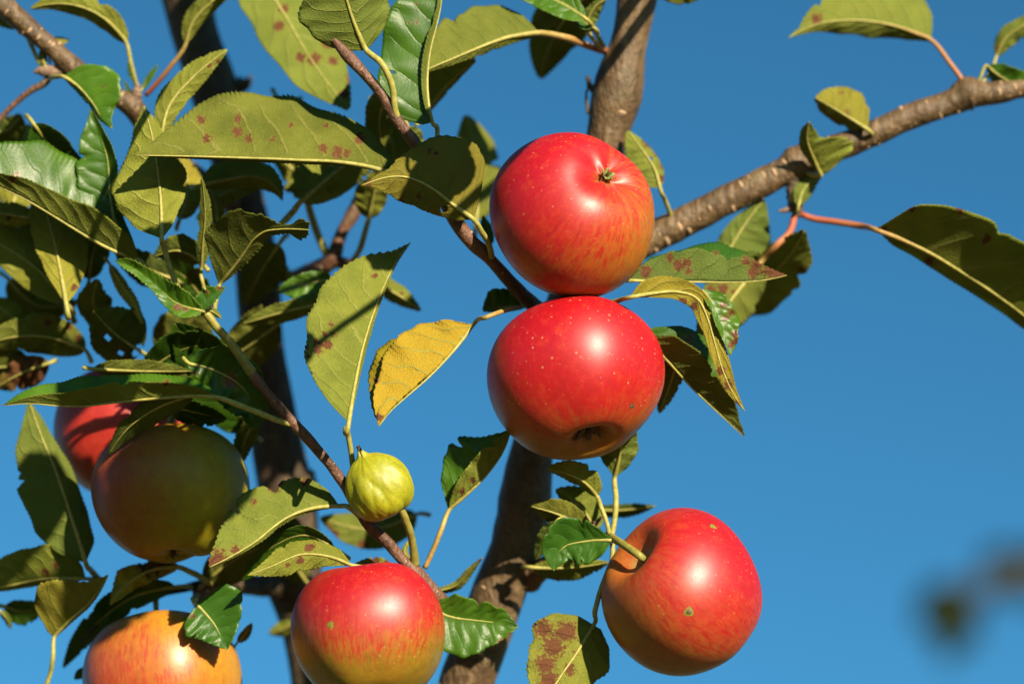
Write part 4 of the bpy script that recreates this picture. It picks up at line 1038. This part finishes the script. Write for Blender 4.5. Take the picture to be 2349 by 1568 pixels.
def apple(x, y, z, R, H, axis, mat, blush, label, bmin=-0.2, bmax=0.9, seed=0, dip_c=0.20, dip_s=0.30, lobes=0.022, skew=0.03, group='apples hanging on the tree', name='apple',
          stalk=None, sep=M_SEPAL, furrow=0.0, wid_s=0.34, wid_c=0.30, sepal_open=0.6, taper=0.06, sep_len=1.0):
    """axis: camera-axis direction of the calyx end.  R, H: half width and half height in grid units.  blush: camera-axis direction of the red cheek."""
    kk = S * (DIST - z * S) / DIST
    ax = cam_vec(axis)
    ax /= np.linalg.norm(ax)
    ref = cam_vec((0.37, 0.11, 0.92))
    e1 = np.cross(ref, ax)
    e1 /= np.linalg.norm(e1)
    e2 = np.cross(ax, e1)
    nth, nph = 84, 128
    rs = np.random.default_rng(seed + 50)
    th = np.linspace(0.012, np.pi - 0.012, nth)[:, None]
    ph = np.linspace(0, 2 * np.pi, nph, endpoint=False)[None, :]
    st, ct = np.sin(th), np.cos(th)
    rad = st ** 0.92 * (1 - taper * ct)
    p5 = rs.random() * 6.28
    lob = 1 + lobes * np.cos(5 * ph + p5) * np.exp(-(th / 1.0) ** 2) * 1.6 + lobes * 0.5 * np.cos(5 * ph + p5 + 0.5)
    low = np.zeros((nth, nph))
    for i_ in range(5):
        a_, b_ = rs.integers(1, 4), rs.uniform(0.6, 2.4)
        low += np.cos(a_ * ph + rs.random() * 6.28) * np.cos(b_ * th + rs.random() * 6.28) / (1 + 0.4 * i_)
    rad = rad * lob * (1 + skew * 0.5 * low * st)
    zz = ct * (1 + 0.02 * low)
    zz = zz - dip_c * np.exp(-(st / wid_c) ** 2) * (ct > 0) * (1 + 0.15 * np.cos(5 * ph + p5 + 3.14))
    zz = zz + dip_s * np.exp(-(st / wid_s) ** 2) * (ct < 0)
    if furrow:
        fr_ = np.zeros_like(low)
        for i_ in range(9):
            a_ = rs.integers(4, 9)
            w_ = rs.uniform(0.3, 0.95)
            fr_ += np.abs(np.sin(a_ * ph * 0.5 + w_ * np.sin(th * rs.uniform(1, 3) + rs.random() * 6) + rs.random() * 6.28)) ** 0.6
        fr_ = fr_ / 9 - 0.72
        rad = rad * (1 + furrow * fr_ * st ** 0.5)
        zz = zz * (1 + 0.3 * furrow * fr_)
    xl, yl, zl = rad * np.cos(ph) * R, rad * np.sin(ph) * R, zz * H
    loc = np.stack([xl, yl, zl], -1)
    W = loc[..., 0:1] * e1 + loc[..., 1:2] * e2 + loc[..., 2:3] * ax
    W = W.reshape(-1, 3) * kk
    i = np.arange(nth - 1)[:, None] * nph
    j = np.arange(nph)[None, :]
    j2 = (j + 1) % nph
    f = np.stack([i + j, i + nph + j, i + nph + j2, i + j2], -1).reshape(-1, 4)
    c0, c1 = len(W), len(W) + 1
    W = np.vstack([W, ax * (zz[0].mean() * H * kk), ax * (zz[-1].mean() * H * kk)])
    caps = []
    for q in range(0, nph, 2):
        caps.append([c0, q, q + 1, (q + 2) % nph])
        b = (nth - 1) * nph
        caps.append([c1, b + (q + 2) % nph, b + q + 1, b + q])
    f = np.vstack([f, np.asarray(caps)])
    nd = W / (np.linalg.norm(W, axis=1)[:, None] + 1e-9)
    bd = cam_vec(blush)
    bd /= np.linalg.norm(bd)
    bl = bmin + (bmax - bmin) * (nd @ bd * 0.5 + 0.5)
    ext = lambda a, e0, e1_: np.concatenate([np.broadcast_to(a, (nth, nph)).ravel(), [e0, e1_]])
    hol = np.exp(-(st / 0.20) ** 2) * np.where(ct > 0, 0.8, 1.2)
    me = mesh_from(name, W, f, [mat], None, True, None,
                   {'blush': bl, 'ca': ext(np.cos(ph), 1, 1), 'sa': ext(np.sin(ph), 0, 0), 'th': ext(th, 0, 3.14), 'hollow': ext(hol, 1, 1)})
    o = link(name, me, None, P(x, y, z))
    tag(o, label, 'apple', group)
    # calyx: five shrivelled sepals and a core in the hollow
    cz = float(zz[0].mean()) * H
    vs, fs = [], []

    def strip(pts, w0):
        b0 = len(vs)
        for n_, (pp, ww, sd) in enumerate(pts):
            for s_ in (-1, 1):
                for d_ in (-1, 1):
                    vs.append(pp + sd * ww * s_ + ax * d_ * 1.0)
        for n_ in range(len(pts) - 1):
            a = b0 + n_ * 4
            for (u0, u1) in ((0, 1), (1, 3), (3, 2), (2, 0)):
                fs.append((a + u0, a + u1, a + 4 + u1, a + 4 + u0))
    for q in range(5):
        an = q * 6.2832 / 5 + rs.uniform(-0.2, 0.2)
        rdir = e1 * math.cos(an) + e2 * math.sin(an)
        sd = np.cross(ax, rdir)
        ln = rs.uniform(0.8, 1.2) * R / 195.0 * sep_len
        ps = []
        for u in np.linspace(0, 1, 6):
            rr_ = (5 + 13 * sepal_open * u + 10 * sepal_open * u ** 3 * rs.uniform(0, 1)) * ln
            hh = (2 + 24 * u - 9 * u * u * rs.uniform(0, 1.6)) * ln
            ps.append((ax * (cz + hh) + rdir * rr_, (6.5 * (1 - u) ** 0.8 + 0.8) * ln, sd))
        strip(ps, 1)
    for q in range(6):
        an = q * 6.2832 / 6
        rdir = e1 * math.cos(an) + e2 * math.sin(an)
        sd = np.cross(ax, rdir)
        strip([(ax * (cz - 2) + rdir * 1, 3.0 * R / 195.0, sd), (ax * (cz + 12 * R / 195.0 * sep_len) + rdir * 4 * R / 195.0, 2.2 * R / 195.0, sd), (ax * (cz + 20 * R / 195.0 * sep_len) + rdir * 5 * R / 195.0, 0.8, sd)], 1)
    link('calyx', mesh_from('calyx', np.asarray(vs) * kk, np.asarray(fs), [sep]), o)
    # stalk out of the other hollow
    sz = float(zz[-1].mean()) * H
    sb = -ax * (-sz) * kk if False else ax * sz * kk
    if stalk:
        sp_ = [(*(sb), 7.5 * kk * R / 195.0)]
        for (px_, py_, pz_, pr_) in stalk:
            sp_.append((*(P(px_, py_, pz_) - np.array(o.location)), pr_ * S * (DIST - pz_ * S) / DIST))
    else:
        bend = e1 * rs.uniform(-1, 1) + e2 * rs.uniform(-1, 1)
        sp_ = [(*sb, 6.5 * kk), (*(sb - ax * 40 * kk + bend * 4 * kk), 6 * kk), (*(sb - ax * 85 * kk + bend * 16 * kk), 8 * kk)]
    sm, so, *_ = tube_mesh('stalk', sp_, M_SHOOT, 12, 0.03, seed, (), 24)
    link('stalk', sm, o, so)
    return o


def blemish(o, x, y, r, mat, lift=0.3, name='blemish', label=None):
    """a small patch lying on the skin where the line from the lens through (x, y) meets the fruit"""
    me = o.data
    vv = np.empty(len(me.vertices) * 3, np.float32)
    me.vertices.foreach_get('co', vv)
    bvh = BVHTree.FromPolygons([Vector(a) for a in vv.reshape(-1, 3)], [tuple(p.vertices) for p in me.polygons])
    org = CAM - o.location
    k = r * S
    hit, nrm, _, _ = bvh.ray_cast(org, (Vector(P(x, y, 0)) - CAM).normalized())
    if hit is None:
        return
    a1 = nrm.orthogonal().normalized()
    a2 = nrm.cross(a1)
    vs, fs = [hit + nrm * lift * S * 3], []
    for ring, hh in ((0.55, lift * 2.4), (1.0, -0.2)):
        for q in range(14):
            an = q * 6.2832 / 14
            rr_ = k * ring * (1 + 0.16 * math.sin(3 * an + x))
            g = hit + a1 * math.cos(an) * rr_ + a2 * math.sin(an) * rr_
            h2, n2, _, _ = bvh.find_nearest(g)
            vs.append(h2 + n2 * hh * S)
    for q in range(14):
        fs.append((1 + q, 15 + q, 15 + (q + 1) % 14, 1 + (q + 1) % 14))
    for q in range(0, 14, 2):
        fs.append((0, 1 + q, 2 + q, 1 + (q + 2) % 14))
    b = link(name, mesh_from(name, np.asarray([tuple(a) for a in vs]), np.asarray(fs), [mat]), o)
    if label:
        b['label'] = label


RED, RED2 = (0.335, 0.003, 0.011), (0.345, 0.016, 0.009)
YEL, YEL2 = (0.325, 0.130, 0.012), (0.270, 0.150, 0.012)
MA1 = apple_material('apple_skin_red_gold', RED, RED2, YEL, YEL2, 0.42, 0.45, 0.45)
MA2 = apple_material('apple_skin_red', (0.345, 0.002, 0.008), (0.345, 0.011, 0.008), (0.28, 0.11, 0.010), (0.22, 0.13, 0.010), 0.34, 0.46, 0.48, 1.6)
MA3 = apple_material('apple_skin_red_green', (0.32, 0.006, 0.011), (0.335, 0.028, 0.015), (0.26, 0.17, 0.012), (0.17, 0.16, 0.008), 0.36, 0.45, 0.45)
MA4 = apple_material('apple_skin_orange_red', (0.32, 0.005, 0.010), (0.335, 0.032, 0.014), (0.31, 0.12, 0.018), (0.25, 0.13, 0.016), 0.34, 0.45, 0.45)
MA6 = apple_material('apple_skin_orange', (0.34, 0.016, 0.010), (0.36, 0.048, 0.014), (0.34, 0.13, 0.016), (0.30, 0.15, 0.012), 0.3, 0.5)
MA5 = apple_material('apple_skin_green', (0.22, 0.025, 0.006), (0.20, 0.07, 0.006), (0.185, 0.150, 0.004), (0.165, 0.155, 0.004), 0.04, 0.5, 0.25, 0.6, (1, 1, 1))
MA7 = apple_material('apple_skin_yellow', (0.34, 0.045, 0.018), (0.36, 0.09, 0.022), (0.38, 0.18, 0.016), (0.36, 0.215, 0.012), 0.4, 0.44, 0.5, 0.5)
MA8 = apple_material('apple_skin_shrivelled', (0.25, 0.15, 0.02), (0.25, 0.2, 0.02), (0.23, 0.225, 0.006), (0.18, 0.19, 0.005), 0.1, 0.48, 0.4, 0.4, (1, 1, 1))

a1 = apple(1319, 489, 0, 195, 172, (0.47, 0.55, 0.66), MA1, (-0.62, 0.62, 0.35), 'red and gold apple on top of the pair, its dried flower end facing up right', 0.0, 1.06, 1, sep=M_SEPAL_G, lobes=0.010, wid_c=0.36, dip_c=0.22, sep_len=1.25)
a2 = apple(1318, 868, 0, 204, 178, (0.20, -0.82, 0.52), MA2, (-0.02, 0.78, 0.45), 'deep red apple directly beneath another, dark hollow at its lower right', -0.30, 1.35, 2, lobes=0.02, sepal_open=1.0, sep_len=1.45, dip_c=0.30, wid_c=0.20, skew=0.02)
a3 = apple(847, 1452, 20, 177, 166, (0.02, -0.93, 0.36), MA3, (-0.05, 0.93, 0.25), 'red apple with green base cut by the bottom edge, below the small shrivelled fruit', -0.75, 1.25, 3, lobes=0.02, stalk=[(868, 1318, -80, 7), (905, 1306, -110, 7), (945, 1316, -70, 9)])
a4 = apple(1567, 1362, 10, 186, 180, (0.70, -0.62, -0.33), MA4, (0.55, 0.62, 0.45), 'orange red apple at lower right with stalk hollow and small rot spot', -0.35, 1.05, 4, dip_s=0.34, wid_s=0.26, lobes=0.014, skew=0.06,
           stalk=[(1468, 1274, 95, 9), (1436, 1252, 60, 9), (1402, 1231, -30, 9.5)])
a5 = apple(392, 1128, -110, 180, 166, (0.05, -0.97, 0.22), MA5, (-0.9, 0.2, 0.3), 'large dull green apple hanging in shade at lower left', -0.45, 1.0, 5, stalk=[(397, 950, -110, 8), (420, 905, -130, 8)])
a6 = apple(284, 990, -430, 163, 152, (0.1, -0.92, 0.35), MA6, (-0.4, 0.5, 0.6), 'red apple half hidden behind the large shaded green apple', 0.2, 1.1, 6)
a7 = apple(373, 1566, -190, 183, 178, (0.12, -0.95, 0.25), MA7, (-0.55, -0.50, 0.4), 'yellow orange apple with leaf shadows at the bottom left corner', -0.40, 0.98, 7)
a8 = apple(867, 1114, 36, 77, 78, (-0.42, 0.86, 0.22), MA8, (0, 0, 1), 'small shrivelled yellow green apple on a short stalk in the middle', -0.4, -0.1, 8, lobes=0.03, furrow=0.30, dip_c=-0.22, wid_c=0.15, dip_s=0.14, taper=0.14,
           stalk=[(912, 1160, 40, 8), (936, 1205, 20, 8.5), (947, 1250, -10, 9), (952, 1296, -35, 11)], sepal_open=0.25, sep_len=1.4)
blemish(a4, 1580, 1402, 13, M_SCAR, 0.2)
blemish(a4, 1580, 1402, 7, M_SCAR2, 0.9)
blemish(a4, 1636, 1206, 10, M_SCAR, 0.2)
blemish(a2, 1450, 931, 7, M_SCAR2, 0.3)
blemish(a2, 1427, 976, 4, M_SCAR2, 0.3)
blemish(a3, 758, 1432, 10, M_SCAR, 0.2)


# ------------------------------------------------------------------ a tree farther off, only its twig tip in view, far out of focus
def build_far_tree():
    zf = -(7.0 / S)
    K = (DIST + 7.0) / DIST
    base = P(2349 + 900, 1500, zf)
    root = bpy.data.objects.new('tree', None)
    COL.objects.link(root)
    root.location = (base[0], base[1], 0)
    tag(root, 'distant tree whose blurred dark twig tip reaches in at lower right', 'tree')

    def tb(name, wpts, mat, nseg=10):
        me, org, *_ = tube_mesh(name, wpts, mat, nseg, 0.04, 5)
        link(name, me, root, Vector(org) - root.location)
    tb('trunk', [(base[0], base[1], -0.05, 0.11), (base[0] + 0.03, base[1], 1.2, 0.09), (base[0], base[1], 2.4, 0.07), (base[0] + 0.02, base[1], base[2] + 1.2, 0.03)], M_BARK_OLD, 14)
    p0 = np.array([base[0], base[1], 2.5])
    p1, p2, p3, p4 = P(2620, 1290, zf), P(2440, 1310, zf), P(2290, 1320, zf), P(2170, 1400, zf)
    tb('branch', [(*p0, 0.04), (*p1, 0.026), (*p2, 0.020), (*p3, 0.015), (*p4, 0.008)], M_BARK_OLD)
    for (m_, w_, tl) in [([(2215, 1365), (2160, 1385), (2095, 1400)], 46, 1), ([(2195, 1390), (2188, 1445), (2160, 1520)], 34, 1), ([(2250, 1350), (2205, 1372), (2140, 1360)], 30, 1),
                         ([(2300, 1330), (2290, 1295), (2308, 1250)], 34, 0), ([(2310, 1330), (2350, 1352), (2410, 1362)], 30, 0), ([(2370, 1315), (2400, 1280), (2450, 1260)], 30, 0),
                         ([(2225, 1372), (2220, 1430), (2240, 1480)], 24, 0), ([(2180, 1392), (2135, 1420), (2110, 1450)], 26, 0), ([(2280, 1325), (2262, 1350), (2258, 1390)], 22, 0), ([(2330, 1320), (2325, 1285), (2345, 1250)], 24, 0)]:
        leaf(m_, w_ * 1.25, w_ * 1.25, 't', zf, 0, 1.0, pr=1.2, parent=root, quilt=0, wave=2, age=0.0, tone=0.13, res=0.5)


build_far_tree()
